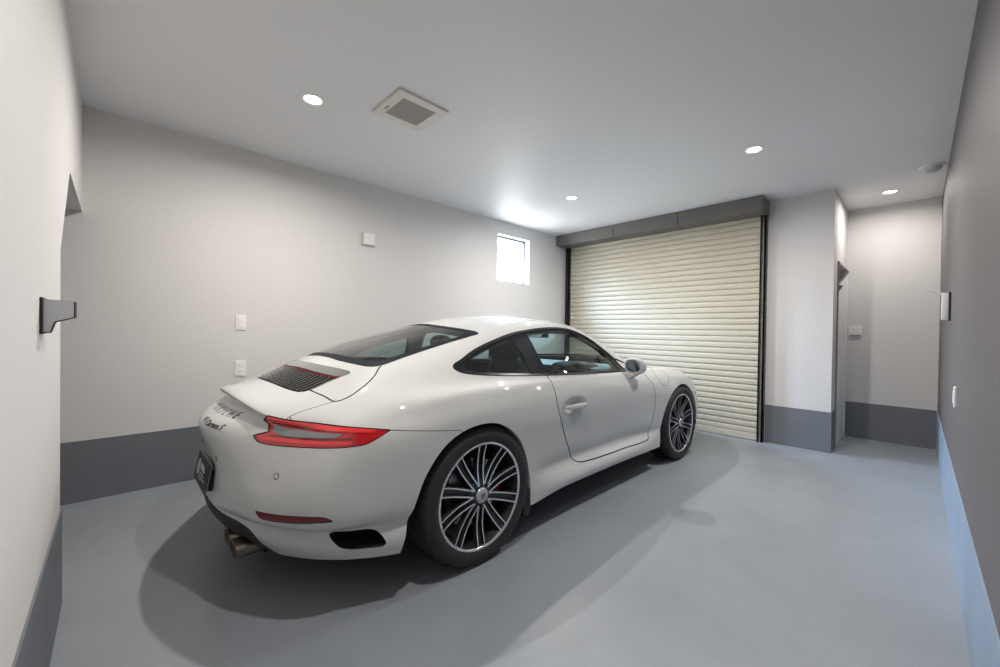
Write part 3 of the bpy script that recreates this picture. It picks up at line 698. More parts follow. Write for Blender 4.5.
# doors, with the hand recess pressed into the skin
HX, HZ = .806, .690
for sg in (-1, 1):
    d = smallpieces(door, sg); q = d.V
    g = .028 * np.exp(-(((q[:, 0] - HX) / .118)**2 + ((q[:, 2] - HZ - .003) / .044)**2)**2.2)
    V2 = d.V - d.N * g[:, None]
    # recompute normals where the recess is
    me = bpy.data.meshes.new('t'); me.from_pydata([tuple(v) for v in V2], [], d.F); nn = np.array([v.normal[:] for v in me.vertices])
    k = (g > 2e-4)[:, None]; d2 = Surf(V2, np.where(k, nn, d.N), d.F); bpy.data.meshes.remove(me)
    D = panel(d2, 'door', M_paint, car)
    # pull handle: a slim bar following the skin, standing over the recess
    P = []
    for t in np.linspace(-1, 1, 15):
        x = HX + .128 * t; h = body_bvh.ray_cast(Vector((x, sg * 1.2, HZ + .000 - .004 * t)), Vector((0, -sg, 0)))[0]
        P.append((h.x, h.y + sg * (.024 * (1 - abs(t)**3.2) + .001), h.z))
    mb = MB(); rings = []
    for i, p in enumerate(P):
        t = -1 + 2 * i / 14; hh = .0185 * (1 - .55 * abs(t)**3) ; ww = .011 * (1 - .3 * abs(t)**3)
        rings.append([(p[0], p[1] + ww * math.cos(a), p[2] + hh * math.sin(a)) for a in np.linspace(0, 2 * PI, 12, endpoint=False)])
    V = [v for r_ in rings for v in r_]; F = []
    for i in range(14):
        for j in range(12): F.append((i * 12 + j, i * 12 + (j + 1) % 12, (i + 1) * 12 + (j + 1) % 12, (i + 1) * 12 + j))
    F += [tuple(range(12))[::-1], tuple(14 * 12 + j for j in range(12))]
    hn = mb.add(V, F).build('door_handle', M_paint, D, smooth=True)
    h = body_bvh.ray_cast(Vector((.80, sg * 1.2, HZ - .030)), Vector((0, -sg, 0)))[0]
    soft(MB().box((.762, h.y - .012 if sg > 0 else h.y - .012, h.z - .012), (.858, h.y + .012, h.z + .006), .005).build('handle_button', M_paint, D))

# glazing
def glaze(piece, inner_f, gname, gmat, bname, bmat, parent):
    g, b = piece.cut(inner_f(piece)); a = skin(g.offset(-.002), gname, gmat, parent); c = skin(b.offset(-.002), bname, bmat, parent); return a, c
for sg in (-1, 1):
    d = smallpieces(dlo, sg); g, b = d.cut(f_side(DG)(d)); q, b = b.cut(f_side(QG)(b)); sl, b = b.cut(f_side(SAIL)(b))
    w = skin(g.offset(-.004), 'door_glass', M_sideglass, car)
    skin(q.offset(-.004), 'quarter_glass', M_quarter, car)
    t_in, t_out = b.cut(f_side(DLO)(b) - .012)
    fr = panel(t_in.offset(-.003), 'window_surround', M_frit, car, .008)
    panel(t_out.offset(.002), 'window_trim', M_blackgloss, car, .006)
    skin(sl.offset(-.002), 'mirror_sail', M_blackplas, car)
    # frit band painted round the quarter glass (its own ring of glass)
glaze(rw, f_top(RWI, .85), 'rear_window', M_rearglass, 'rear_window_border', M_frit, car)
glaze(ws, f_top(WSI, .7), 'windscreen', glass('windscreen_glass', (.78, .86, .83), 1.0), 'windscreen_border', M_frit, car)

# tail lights
for sg in (-1, 1):
    L_ = smallpieces(lit, sg); root = panel(L_.offset(-.002), 'tail_light', M_redlens, car, .012)
    c, r_ = L_.cut(f_diag(LCLEAR)(L_)); skin(c.offset(-.0005), 'clear_lens', M_clearlens, root)
    def band(zf, half, name, mat, u0, u1):
        def f(s):
            u = (s.V[:, 0] + W_(s)) / math.sqrt(2); return np.minimum(np.minimum(half - np.abs(s.V[:, 2] - zf(u)), u - u0), u1 - u)
        a, _ = r_.cut(f(r_)); 
        if a.F: skin(a.offset(.0004), name, mat, root)
    band(lambda u: .708 + .0 * u, .0065, 'light_band', M_redbright, -.29, .12)
    band(lambda u: .7835 - .092 * (u + .26) + .03 * (u + .26)**2, .0085, 'light_band', M_redbright, -.27, .20)
    band(lambda u: .7600 - .035 * (u + .25), .0016, 'dark_line', M_redark, -.27, .10)
    band(lambda u: .7185 + .012 * (u + .25), .0028, 'dark_line', M_redark, -.25, .12)
    R_ = smallpieces(ref, sg); panel(R_.offset(-.001), 'rear_reflector', M_refl, car, .008)
    V_ = smallpieces(ven, sg); skin(V_.offset(-.045), 'bumper_vent', M_under, car)
    # vent duct walls
    B = V_.border(); mb = MB()
    for u, v in B: mb.add([V_.V[u], V_.V[v], V_.V[v] - V_.N[v] * .05, V_.V[u] - V_.N[u] * .05], [(0, 1, 2, 3)])
    mb.build('vent_duct', M_blackplas, car, smooth=True)
    H_ = smallpieces(hl, sg); hq = skin(H_.offset(.001), 'headlight', M_head, car)
    pc = Vector((lamp_c.x, lamp_c.y if sg < 0 else -lamp_c.y, lamp_c.z)); nrm = Vector(body_bvh.find_nearest(pc)[1])
    mx = Matrix.Translation(pc + nrm * .002) @ nrm.to_track_quat('Z', 'Y').to_matrix().to_4x4()
    lr = MB().lathe([(.0001, .004), (.03, .003), (.036, 0)], 28, 'z').build('projector', M_chrome, hq, smooth=True); lr.matrix_local = mx
# parking sensors
for w in (.613, .2):
    for sg in (-1, 1):
        h = body_bvh.ray_cast(Vector((-1.5, sg * w, .575)), Vector((1, 0, 0))); mx = Matrix.Translation(h[0] + h[1] * .0005) @ h[1].to_track_quat('Z', 'Y').to_matrix().to_4x4()
        o = MB().lathe([(.0098, -.001), (.0102, .0012), (.0122, .0012), (.0126, -.001)], 24, 'z').build('parking_sensor', M_blackplas, car, smooth=True); o.matrix_local = mx
        mb = MB().lathe([(.0001, .0009), (.0095, .0006)], 24, 'z').build('sensor_cap', M_paint, o, smooth=True)

# engine grille: sunken pan, lengthwise fins, smooth cover with the high brake light
top = lambda x, y: body_bvh.ray_cast(Vector((x, y, 2)), Vector((0, 0, -1)))[0].z
gp, gcov = gr.cut(np.array(gr.V[:, 0] < 5) * 0 + (-(gr.V[:, 0] - (-.606 + .30 * np.abs(gr.V[:, 1])**2))))
skin(gp.offset(-.035), 'grille_pan', M_under, lidO)
cv, redl = gcov.cut(gcov.V[:, 0] - (-.591 + .30 * np.abs(gcov.V[:, 1])**2))
cvO = panel(cv.offset(-.001), 'grille_cover', pbr('smoked_cover', (.13, .14, .135), .12, coat=1), lidO, .02)
skin(redl.offset(-.002), 'brake_light', pbr('dark_red_strip', (.09, .002, .004), .5, spec=.1), lidO)
M_finedge = pbr('satin_fin_edge', (.5, .5, .49), .4, .6)
for i in range(-13, 14):
    y = i * .0306; w = abs(y)
    x0 = np.interp(w, [0, .08, .205, .304, .364, .392, .404], [-.748, -.746, -.735, -.719, -.702, -.684, -.655]); x1 = -.609 + .30 * w**2
    if w > .402: continue
    xs = np.linspace(x0, x1, 12); yy = [y * (1 + .35 * max(0, x + .70)) for x in xs]
    hi_ = np.polyval(np.polyfit(xs, [top(x, a) for x, a in zip(xs, yy)], 2), xs) + .003; V = []; F = []; FM = []
    for k in range(12):
        for e, dz in ((-.0042, -.026), (-.0042, -.002), (-.0020, 0), (.0020, 0), (.0042, -.002), (.0042, -.026)): V.append((xs[k], yy[k] + e, hi_[k] + dz))
    for k in range(11):
        for a in range(5): F.append((k * 6 + a, k * 6 + a + 1, k * 6 + 7 + a, k * 6 + 6 + a)); FM.append(1 if a == 2 else 0)
    F += [(5, 4, 3, 2, 1, 0), tuple(66 + a for a in range(6))]; FM += [0, 0]
    mesh_obj('grille_fin', V, F, [M_blackplas, M_finedge], lidO, FM, smooth=False); soft(bpy.context.scene.collection.objects[-1], 25)
# pan walls
B = gr.border(); mb = MB()
for u, v in B: mb.add([gr.V[u], gr.V[v], gr.V[v] - gr.N[v] * .036, gr.V[u] - gr.N[u] * .036], [(0, 1, 2, 3)])
mb.build('grille_edge', M_blackplas, lidO, smooth=True)

# sunken black strips added to darken every panel gap
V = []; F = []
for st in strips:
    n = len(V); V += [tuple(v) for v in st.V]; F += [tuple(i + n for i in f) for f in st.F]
mesh_obj('panel_gap_shade_strips', V, F, M_matblack, body)

# inner shell: headlining and door cards, set in from the outer skin
s = S0; _, s = s.cut(f_side(RA, .4)(s) + .03); _, s = s.cut(f_side(FA, .4)(s) + .03); _, s = s.cut(f_side(DG)(s) + .004); _, s = s.cut(f_side(QG)(s) + .004); _, s = s.cut(f_top(RWI, .85)(s) + .004); _, s = s.cut(f_top(WSI, .7)(s) + .004)
s, _ = s.cut(np.minimum(s.V[:, 0] + .46, 2.04 - s.V[:, 0])); s, _ = s.cut(s.V[:, 2] - .42)
hi, lo = s.cut(s.V[:, 2] - .90)
for pc, nm, mt in ((hi, 'headlining', M_liner), (lo, 'door_cards', M_interior)):
    o = pc.offset(-.040); skin(Surf(o.V, -o.N, [f[::-1] for f in o.F]), nm, mt, body)

# underbody tray and wheel wells
ub = MB()
for a, b in (((-.86, -.45, .20), (-.44, .45, .40)), ((-.72, -.64, .245), (-.44, .66, .40)), ((-.44, -.56, .15), (.38, .56, .42)), ((.36, -.80, .17), (2.03, .80, .42)), ((2.0, -.56, .16), (2.90, .56, .5)), ((2.87, -.55, .24), (3.06, .55, .4))): ub.box(a, b, .01)
ub.build('underbody', M_under, car)
for cx, al in ((-.03, RA), (2.45, FA)):
    for sg in (-1, 1):
        A = [p for p in al if p[1] > .235]; mb = MB(); n = len(A)
        cxm = np.mean([p[0] for p in A])
        out = []
        for p in A:
            px_, pz_ = cx + (p[0] - cx) * 1.02, (.33 + (p[1] - .33) * 1.03 if p[1] > .33 else p[1])
            hh_ = body_bvh.ray_cast(Vector((px_, sg * 1.2, max(pz_, .25))), Vector((0, -sg, 0)))[0]; out.append((px_, sg * (abs(hh_.y) - .022), pz_)); inn = [(p[0], sg * .54, p[2]) for p in out]
        mb.add(out + inn, [(i, i + 1, n + i + 1, n + i) for i in range(n - 1)]); mb.add(inn, [tuple(range(n))])
        mb.build('wheel_arch_liner', M_under, car, smooth=True)
for sg in (-1, 1):
    MB().prism([(.318, .135), (.372, .125), (.385, .275), (.335, .285)], 1, sg * .72, sg * .862).build('mud_flap', M_blackplas, car)
# exhaust tips, two a side, angled cut ovals
M_tip = pbr('bronzed_steel', (.22, .18, .135), .33, 1, noise=(25, .25, 3))
for sg in (-1, 1):
    for w in (.222, .352):
        r0 = MB(); n = 28; prof = []
        rings = [(-.985, .050, .036), (-.99, .0475, .0335), (-.93, .045, .031), (-.86, .043, .03)]
        outer = [(-.76, .050, .026), (-.88, .053, .027), (-.955, .054, .028), (-.958, .050, .025), (-.87, .049, .024), (-.80, .048, .023)]
        V = []; F = []
        for x, ry, rz in outer:
            for k in range(n):
                a = 2 * PI * k / n; sl = .030 * math.sin(a) if x < -.865 else 0   # lower lip set back? upper lip forward
                V.append((x, sg * w + ry * math.copysign(abs(math.cos(a))**.55, math.cos(a)), .214 + rz * math.copysign(abs(math.sin(a))**.55, math.sin(a))))
        for i in range(len(outer) - 1):
            for k in range(n): F.append((i * n + k, i * n + (k + 1) % n, (i + 1) * n + (k + 1) % n, (i + 1) * n + k))
        F.append(tuple(5 * n + k for k in range(n)))
        tp = r0.add(V, F).build('exhaust_tip', M_tip, car, smooth=True); 
        MB().lathe([(.0001, -.815), (.022, -.815)], 20, 'x', (0, sg * w, .214)).build('tip_core', M_matblack, tp)

# rear number plate
pr = MB(); PT, PB = (-1.006, .533), (-1.030, .408)
Mx = Matrix.Translation(((PT[0] + PB[0]) / 2, 0, (PT[1] + PB[1]) / 2)) @ Matrix.Rotation(math.atan2(PT[0] - PB[0], PT[1] - PB[1]), 4, 'Y')
plate_o = pr.box((-.006, -.165, -.064), (.000, .165, .064), .003).build('number_plate', pbr('plate_black', (.018, .017, .02), .3), car); plate_o.matrix_local = Mx
fr = MB()
for a, b in (((-.004, -.170, -.069), (.002, .170, -.064)), ((-.004, -.170, .064), (.002, .170, .069)), ((-.004, -.171, -.069), (.002, -.165, .069)), ((-.004, .165, -.069), (.002, .171, .069))): fr.box(a, b, .001)
fr.build('plate_frame', pbr('plate_frame_grey', (.20, .20, .20), .3, .6), plate_o)
MB().box((.000, -.14, -.055), (.04, .14, .03), .004).build('plate_bracket', M_blackplas, plate_o)
mk = MB(); M_mark = pbr('plate_white_print', (.62, .62, .62), .5)
# emblem (rounded crest block) and unreadable lines of print, left to right when seen from behind (y runs right to left)
mk.prism([(.118, -.028), (.118, .020), (.108, .034), (.092, .040), (.076, .034), (.066, .020), (.066, -.028), (.080, -.034), (.104, -.034)], 0, -.0068, -.006)
x = .045
for wd in (.016, .013, .018, .012, .016, .01):
    mk.box((-.0068, x - wd, .004), (-.006, x, .032 if wd > .011 else .018)); x -= wd + .006
for zz, x1 in ((-.012, -.06), (-.027, -.10), (-.040, -.02)): mk.box((-.0068, x1, zz - .0025), (-.006, .045, zz + .0025))
mk.build('plate_print', M_mark, plate_o)
# ---- wheels
M_tyre = pbr('tyre_rubber', (.022, .022, .023), .62, bump=(60, .15, .002)); M_rim = pbr('machined_silver', (.78, .78, .78), .22, .9)
M_rimdark = pbr('dark_grey_rim_paint', (.045, .045, .05), .35, .4); M_disc = pbr('brake_disc_steel', (.30, .30, .31), .3, .9); M_cal = pbr('red_caliper', (.50, .012, .012), .35, coat=.5)
M_cap = pbr('cap_silver', (.55, .55, .56), .3, .6)
def make_wheel(W, R, rimface):
    """axis along y, outer side at -y, origin at the hub centre; W tyre width, rimface y of rim lip (negative)"""
    w = empty('wheel'); rr = .262; h = W / 2
    prof = [(rr - .006, -h + .020), (rr + .004, -h + .012), (rr + .018, -h + .004), (rr + .036, -h), (rr + .052, -h + .003), (R - .012, -h + .014), (R - .004, -h + .028)]
    for k in range(4):    # tread ribs with grooves
        a = -h + .028 + (W - .056) * k / 4; b = -h + .028 + (W - .056) * (k + 1) / 4
        prof += [(R - .0015 if k else R - .003, a + .004), (R, (a + b) / 2), (R - .0015, b - .006)]
        if k < 3: prof += [(R - .009, b - .004), (R - .009, b + .002)]
    prof += [(R - .004, h - .028), (R - .012, h - .014), (rr + .052, h - .003), (rr + .02, h - .002), (rr, h - .02)]
    # shoulder tread blocks
    tb = MB().lathe(prof, 96, 'y'); nb = 72   # blocks are surface pattern: merged into the tyre
    for k in range(nb):
        a = 2 * PI * k / nb
        for sgn in (-1, 1):
            V = []
            for da, y, r in ((-.020, -h + .012, R - .010), (.020, -h + .012, R - .010), (.030, -h + .058, R + .0018), (-.012, -h + .058, R + .0018), (-.020, -h + .012, R - .020), (.020, -h + .012, R - .020), (.030, -h + .058, R - .012), (-.012, -h + .058, R - .012), (-.020, -h + .028, R - .0005), (.020, -h + .028, R - .0005)):
                V.append((r * math.cos(a + da * sgn), y * (1 if sgn < 0 else -1), r * math.sin(a + da * sgn)))
            tb.add(V, [(0, 1, 9, 8), (8, 9, 2, 3), (0, 8, 3, 7, 4), (1, 5, 6, 2, 9), (0, 4, 5, 1), (2, 6, 7, 3)])
    soft(tb.build('tyre', M_tyre, w, fix=False), 35)
    f = rimface
    rim = MB().lathe([(rr + .004, f + .012), (rr + .006, f + .002), (rr + .001, f - .002), (rr - .006, f - .001), (rr - .009, f + .004)], 96, 'y').build('rim_lip', M_rim, w, smooth=True)
    MB().lathe([(rr - .009, f + .004), (rr - .014, f + .02), (rr - .022, f + .045), (rr - .03, f + .12), (rr - .012, h - .03), (rr, h - .022)], 96, 'y').build('rim_barrel', M_rimdark, w, smooth=True)
    # ten twin-rib spokes: each rib is machined on its face and dark on its flanks
    def rib(sgn):
        P = []; T = np.linspace(0, 1, 14)
        for t in T:
            r = .050 + (rr - .010 - .050) * t
            ang = sgn * min(math.radians(17.5), math.asin(min(.9, (.0155 + .0055 * t) / r)))
            y = f + .004 + .014 * math.sin(PI * t) + .008 * (1 - t)
            P.append((r, ang, y, .0030 + .0014 * (1 - t)**2))
        return P
    for k in range(10):
        th = math.radians(36 * k + 90)
        dark = MB()
        for sgn in (-1, 1):
            P = rib(sgn)
            for i in range(13):
                q = []
                for (r, a, y, hw) in (P[i], P[i + 1]):
                    ca, sa = math.cos(th + a), math.sin(th + a); tx, tz = -sa, ca
                    q.append([((r * ca + e * tx), y + dy, (r * sa + e * tz)) for e, dy in ((-hw, 0), (hw, 0), (hw + .002, .006), (-hw - .002, .006), (hw + .004, .030), (-hw - .004, .030))])
                A, B = q
                dark.add([A[0], A[1], B[1], B[0]], [(0, 1, 2, 3)], 1)
                dark.add([A[0], A[3], B[3], B[0]], [(0, 1, 2, 3)]); dark.add([A[1], A[2], B[2], B[1]], [(0, 1, 2, 3)])
                dark.add([A[2], A[4], B[4], B[2]], [(0, 1, 2, 3)]); dark.add([A[3], A[5], B[5], B[3]], [(0, 1, 2, 3)])
        # dark web between the two ribs
        P0, P1 = rib(-1), rib(1)
        for i in range(13):
            V = []
            for P in (P0, P1):
                for j in (i, i + 1):
                    r, a, y, hw = P[j]; V.append((r * math.cos(th + a), y + .017, r * math.sin(th + a)))
            dark.add([V[0], V[1], V[3], V[2]], [(0, 1, 2, 3)])
        dark.build('spoke', [M_rimdark, M_rim], w, smooth=False, fix=False)
    MB().lathe([(.0001, f + .010), (.036, f + .010), (.070, f + .020), (.082, f + .035), (.075, f + .09), (.0001, f + .09)], 40, 'y').build('hub', M_rimdark, w, smooth=True)
    for k in range(5):
        a = math.radians(72 * k + 54); c = (.054 * math.cos(a), 0, .054 * math.sin(a))
        MB().lathe([(.0001, f + .004), (.008, f + .004), (.0095, f + .007), (.0095, f + .02)], 12, 'y', c).build('wheel_bolt', M_blackplas, w, smooth=True)
    cap = MB().lathe([(.0001, f - .001), (.030, f + .000), (.0375, f + .004), (.039, f + .012)], 40, 'y').build('centre_cap', M_cap, w, smooth=True)
    # enamel crest on the cap: shield outline with quarters and a small inner shield
    sh = [(-.0125, .014), (0, .0165), (.0125, .014), (.0135, .002), (.010, -.008), (0, -.017), (-.010, -.008), (-.0135, .002)]
    cr = MB().prism(sh, 1, f - .0028, f - .001).build('crest', pbr('crest_grey', (.30, .29, .26), .3, .6), w)
    m = MB(); 
    for i in range(3): m.prism([(-.0115 + i * .003, -.001), (-.010 + i * .003, -.001), (-.010 + i * .003, -.0075), (-.0115 + i * .003, -.006)], 1, f - .0032, f - .0028)
    for i in range(3): m.prism([(.003 + i * .003, .0015), (.0045 + i * .003, .0015), (.0045 + i * .003, .0125), (.003 + i * .003, .0125)], 1, f - .0032, f - .0028)
    m.prism([(-.010, .008), (-.005, .011), (-.004, .006), (-.008, .004)], 1, f - .0032, f - .0028)
    m.prism([(.004, -.003), (.009, -.002), (.006, -.009)], 1, f - .0032, f - .0028)
    m.build('crest_marks', M_blackplas, w)
    # brake: disc + caliper are fixed with the wheel for simplicity of the copies
    ds = MB().lathe([(.07, f + .085), (.172, f + .085), (.174, f + .090), (.174, f + .118), (.07, f + .118)], 64, 'y').build('brake_disc', M_disc, w, smooth=False); soft(ds, 30)
    return w
def caliper(w, f, a0, span=68):
    cal = MB(); n = 10; V = []
    for i in range(n + 1):
        a = math.radians(a0 - span / 2 + span * i / n)
        for r, y in ((.112, f + .062), (.186, f + .062), (.192, f + .075), (.192, f + .13), (.112, f + .13)): V.append((r * math.cos(a), y, r * math.sin(a)))
    F = [(i * 5 + j, i * 5 + (j + 1) % 5, (i + 1) * 5 + (j + 1) % 5, (i + 1) * 5 + j) for i in range(n) for j in range(5)] + [(0, 1, 2, 3, 4), tuple(n * 5 + j for j in range(5))[::-1]]
    return soft(cal.add(V, F).build('brake_caliper', M_cal, w))
RR, RF = .345, .340
wr = make_wheel(.300, RR, -.150 + .010); wf = make_wheel(.245, RF, -.1225 + .008)
wr.parent = car; wf.parent = car
wr.location = (0, -.742, RR - .003); wf.location = (2.45, -.753, RF - .003)
for w0 in (wr, wf):
    c2 = copy_tree(w0); c2.parent = car; c2.rotation_euler = (0, 0, PI); c2.location = (w0.location.x, -w0.location.y, w0.location.z)
    if w0 is wr: caliper(c2, -.125, 180, 40); 
    else: caliper(c2, -.1145, 0)
caliper(wr, -.125, -4, 40); caliper(wf, -.1145, 180)
wr.rotation_euler = (0, math.radians(0), 0)

# ---- door mirrors
M_mglass = pbr('dark_reflection_glass', (.22, .28, .31), .03, 1)  # tint darkened to stand in for a dark reflection
for sg in (-1, 1):
    def P3(x, w, z): return (x, sg * w, z)
    # shell: superellipse sections along x from the glass side (back) to the nose (front)
    rings = [(1.590, .826, .900, .056, .055), (1.600, .829, .901, .063, .063), (1.622, .832, .901, .067, .066), (1.650, .835, .899, .064, .062), (1.676, .838, .896, .054, .050), (1.695, .841, .893, .038, .034), (1.704, .843, .891, .017, .015)]
    n = 28; V = []; F = []
    for x, w, z, ry, rz in rings:
        for k in range(n):
            a = 2 * PI * k / n; c_, s_ = math.cos(a), math.sin(a); e = .8
            V.append(P3(x + .02 * c_, w + ry * math.copysign(abs(c_)**e, c_), z + rz * math.copysign(abs(s_)**e, s_) + .006 * -c_))
    for i in range(len(rings) - 1):
        for k in range(n): F.append((i * n + k, i * n + (k + 1) % n, (i + 1) * n + (k + 1) % n, (i + 1) * n + k))
    F.append(tuple((len(rings) - 1) * n + k for k in range(n)))
    mir = MB().add(V, F).build('door_mirror', M_paint, car, smooth=True)
    V = []
    for k in range(n):
        a = 2 * PI * k / n; c_, s_ = math.cos(a), math.sin(a)
        V.append(P3(1.596 + .02 * c_, .826 + .048 * math.copysign(abs(c_)**.8, c_), .902 + .047 * math.copysign(abs(s_)**.8, s_) - .006 * c_))
    V = [(x_ + .10 * (abs(y_) - .826) + .005, y_, z_) for x_, y_, z_ in V]
    g = MB().add(V, [tuple(range(n))]).build('mirror_glass', M_mglass, mir, fix=False)
    if g.data.polygons[0].normal.x > 0: g.data.flip_normals()
    V = []
    for x, w, z, ry, rz in (rings[0], ):
        for k in range(n):
            a = 2 * PI * k / n; c_, s_ = math.cos(a), math.sin(a)
            for rr_ in (1, .86): V.append(P3(1.59 + .02 * c_ + (.001 if rr_ == 1 else .005), w + ry * rr_ * math.copysign(abs(c_)**.8, c_), z + rz * rr_ * math.copysign(abs(s_)**.8, s_) - .006 * c_))
    F = [(2 * k, 2 * k + 1, (2 * k + 3) % (2 * n), (2 * k + 2) % (2 * n)) for k in range(n)]
    MB().add(V, F).build('glass_bezel', M_paint, mir, smooth=True, fix=False)
    # arm and foot on the door
    A = [P3(1.64, .855, .852), P3(1.635, .835, .832), P3(1.63, .80, .812), P3(1.628, .775, .802)]
    mb = MB(); rg = []
    for (x, y, z), (rx, rz) in zip(A, ((.036, .012), (.030, .011), (.033, .011), (.048, .010))):
        rg.append([(x + rx * math.cos(a), y - sg * .3 * rz * math.sin(a), z + rz * math.sin(a)) for a in np.linspace(0, 2 * PI, 16, endpoint=False)])
    V = [v for r_ in rg for v in r_]; F = [(i * 16 + k, i * 16 + (k + 1) % 16, (i + 1) * 16 + (k + 1) % 16, (i + 1) * 16 + k) for i in range(3) for k in range(16)]
    F += [tuple(range(16))[::-1], tuple(48 + k for k in range(16))]
    mb.add(V, F).build('mirror_arm', M_paint, mir, smooth=True)
    mb = MB(); rg = [[(1.628 + r1 * math.cos(a), sg * w, .797 + r2 * math.sin(a)) for a in np.linspace(0, 2 * PI, 16, endpoint=False)] for w, r1, r2 in ((.786, .052, .012), (.760, .058, .016))]
    V = [v for r_ in rg for v in r_]; F = [(k, (k + 1) % 16, 16 + (k + 1) % 16, 16 + k) for k in range(16)] + [tuple(range(16)), tuple(16 + k for k in range(16))]
    mb.add(V, F).build('mirror_foot', M_blackplas, mir, smooth=True)

# ---- cabin
MB().box((-.42, -.66, .30), (2.0, .66, .44), .03).build('cabin_floor', M_interior, body)
soft(MB().prism([(-.44, .44), (.34, .44), (.30, .70), (.10, .86), (-.15, .90), (-.44, .90)], 1, -.62, .62).build('rear_shelf', M_interior, body))
dsh = [(2.0, .50), (1.50, .50), (1.42, .70), (1.40, .80), (1.44, .838), (1.60, .862), (1.85, .862), (2.0, .84)]
db = soft(MB().prism([(x, z) for x, z in dsh], 1, -.66, .66).build('dashboard', M_interior, body))
soft(MB().box((1.43, -.655, .845), (1.93, .655, .872), .012).build('dash_top', M_dash, db))
hd = MB(); V = []; F = []
n = 20
for x, sc in ((1.40, 1.0), (1.62, .8)):
    for k in range(n):
        a = PI * k / (n - 1); V.append((x, -.36 + .19 * sc * math.cos(a), .862 + .055 * sc * math.sin(a)))
F = [(k, k + 1, n + k + 1, n + k) for k in range(n - 1)] + [tuple(range(n)), tuple(n + k for k in range(n))]
hd.add(V, F).build('instrument_hood', M_blackplas, db, smooth=True)
# steering wheel
stw = empty('steering_wheel', (1.33, -.36, .70)); stw.parent = car; stw.rotation_euler = (0, math.radians(24), 0)
MB().tube([(0, .18 * math.cos(a), .18 * math.sin(a)) for a in np.linspace(0, 2 * PI, 41)], .015, 10, cap=False).build('rim', M_blackplas, stw, smooth=True)
MB().lathe([(.0001, -.02), (.05, -.018), (.062, 0), (.05, .03), (.0001, .03)], 24, 'x').build('hub', M_blackplas, stw, smooth=True)
for a in (0, PI, -PI / 2): MB().tube([(0, .05 * math.cos(a), .05 * math.sin(a)), (0, .17 * math.cos(a), .17 * math.sin(a))], .012, 6).build('spoke', M_grey, stw)
# seats: cushion, shaped back, headrest
def seat(x, y, sc=1.0, lab='seat'):
    se = empty('seat', (x, y, .40)); se.parent = car
    def blob(name, pts, hw, th, mt):
        """slab along a centre line pts (x,z) with half width hw[i] and half thickness th[i]"""
        V = []; F = []; n = 16; m = len(pts)
        for i, (px, pz) in enumerate(pts):
            a = Vector((pts[min(i + 1, m - 1)][0] - pts[max(i - 1, 0)][0], 0, pts[min(i + 1, m - 1)][1] - pts[max(i - 1, 0)][1])).normalized(); nn = Vector((-a.z, 0, a.x))
            for k in range(n):
                t = 2 * PI * k / n; c_, s_ = math.cos(t), math.sin(t); e = .6
                wv = hw[i] * math.copysign(abs(c_)**e, c_); tv = th[i] * math.copysign(abs(s_)**e, s_) * (1 + .35 * abs(c_))
                V.append((px + nn.x * tv, wv, pz + nn.z * tv))
        for i in range(m - 1):
            for k in range(n): F.append((i * n + k, i * n + (k + 1) % n, (i + 1) * n + (k + 1) % n, (i + 1) * n + k))
        F += [tuple(range(n))[::-1], tuple((m - 1) * n + k for k in range(n))]
        return MB().add(V, F).build(name, mt, se, smooth=True)
    blob('cushion', [(.34, .02), (.30, .04), (0, 0), (-.12, -.01)], [.2, .25, .26, .24], [.05, .075, .07, .05], M_interior)
    blob('backrest', [(-.10, -.02), (-.16, .12), (-.24, .34), (-.29, .50), (-.31, .58)], [.22, .26, .25, .17, .10], [.06, .07, .06, .05, .035], M_interior)
    blob('headrest', [(-.305, .55), (-.315, .60), (-.33, .68), (-.338, .715)], [.08, .125, .12, .07], [.03, .045, .045, .025], M_interior)
seat(.95, -.37); seat(.95, .37)
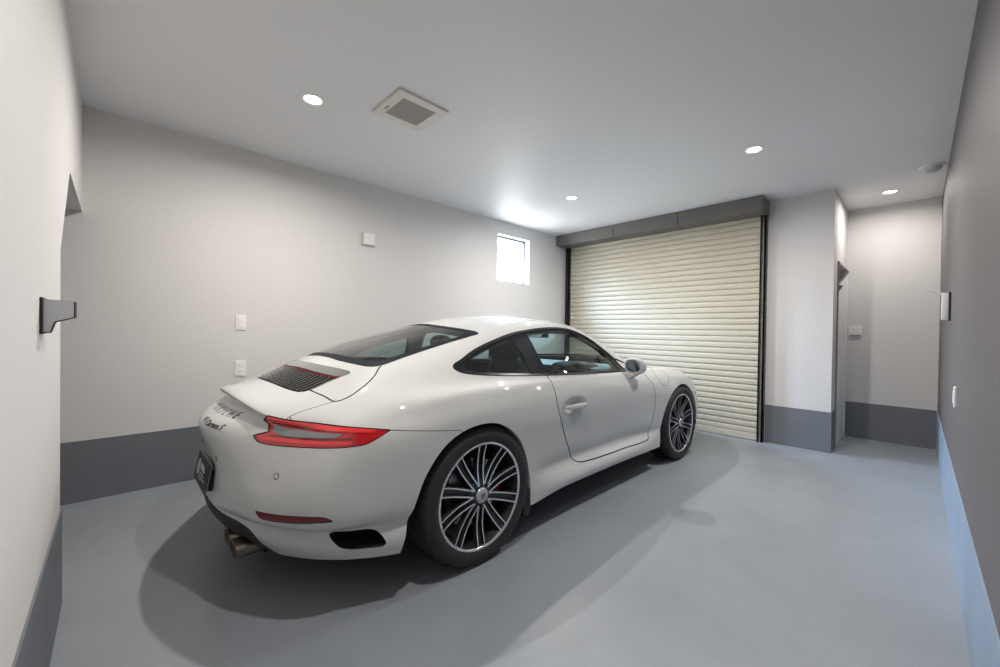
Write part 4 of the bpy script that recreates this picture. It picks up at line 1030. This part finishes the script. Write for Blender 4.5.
# inside mirror
im = empty('inside_mirror', (1.42, 0, 1.135)); im.parent = car
soft(MB().box((-.012, -.115, -.03), (.012, .115, .03), .012).build('mirror_housing', M_blackplas, im)); MB().box((-.0135, -.105, -.024), (-.011, .105, .024)).build('mirror_glass', M_chrome, im)
MB().tube([(.01, 0, .01), (.06, 0, .045), (.085, 0, .035)], .009, 8).build('mirror_stalk', M_blackplas, im)

# ---- lettering on the tail, wrapped onto the skin
def lettering(txt, name, ycen, zc, height, width, shear=0, mat=None, space=1.0, thick=.0022, bold=.012):
    cu = bpy.data.curves.new('t', 'FONT'); cu.body = txt; cu.size = 1; cu.extrude = 0; cu.space_character = space; cu.shear = shear; cu.align_x = 'CENTER'; cu.resolution_u = 4
    cu.offset = bold
    to = bpy.data.objects.new('t', cu); C.objects.link(to); dg = bpy.context.evaluated_depsgraph_get(); me = bpy.data.meshes.new_from_object(to.evaluated_get(dg))
    bpy.data.objects.remove(to); xs = [v.co.x for v in me.vertices]; ys = [v.co.y for v in me.vertices]; x0, x1, y0, y1 = min(xs), max(xs), min(ys), max(ys)
    V = []; n = len(me.vertices)
    for layer in (0, 1):
        for v in me.vertices:
            y = ycen - ((v.co.x - (x0 + x1) / 2) / (x1 - x0)) * width; z = zc + ((v.co.y - (y0 + y1) / 2) / (y1 - y0)) * height
            h = body_bvh.ray_cast(Vector((-1.6, y, z)), Vector((1, 0, 0))); p = h[0]; V.append((p.x - thick + layer * (thick + .002), y, z))
    F = [tuple(p.vertices) for p in me.polygons]; bd = {}
    for p in me.polygons:
        vs_ = list(p.vertices)
        for i in range(len(vs_)): bd[(vs_[i], vs_[(i + 1) % len(vs_)])] = 1
    F2 = [(a, b, b + n, a + n) for (a, b) in bd if (b, a) not in bd]
    bpy.data.meshes.remove(me)
    return mesh_obj(name, V, F + F2, mat, car, smooth=False)
M_letter = pbr('dark_chrome_letters', (.05, .05, .055), .3, .6)
lettering('PORSCHE', 'brand_lettering', -.070, .766, .022, .36, mat=M_letter, space=1.95, bold=.004)
lettering('911', 'model_number_lettering', -.045, .728, .019, .050, shear=.25, mat=M_letter)
lettering('Carrera S', 'model_script_lettering', -.172, .722, .024, .18, shear=.45, mat=M_letter)
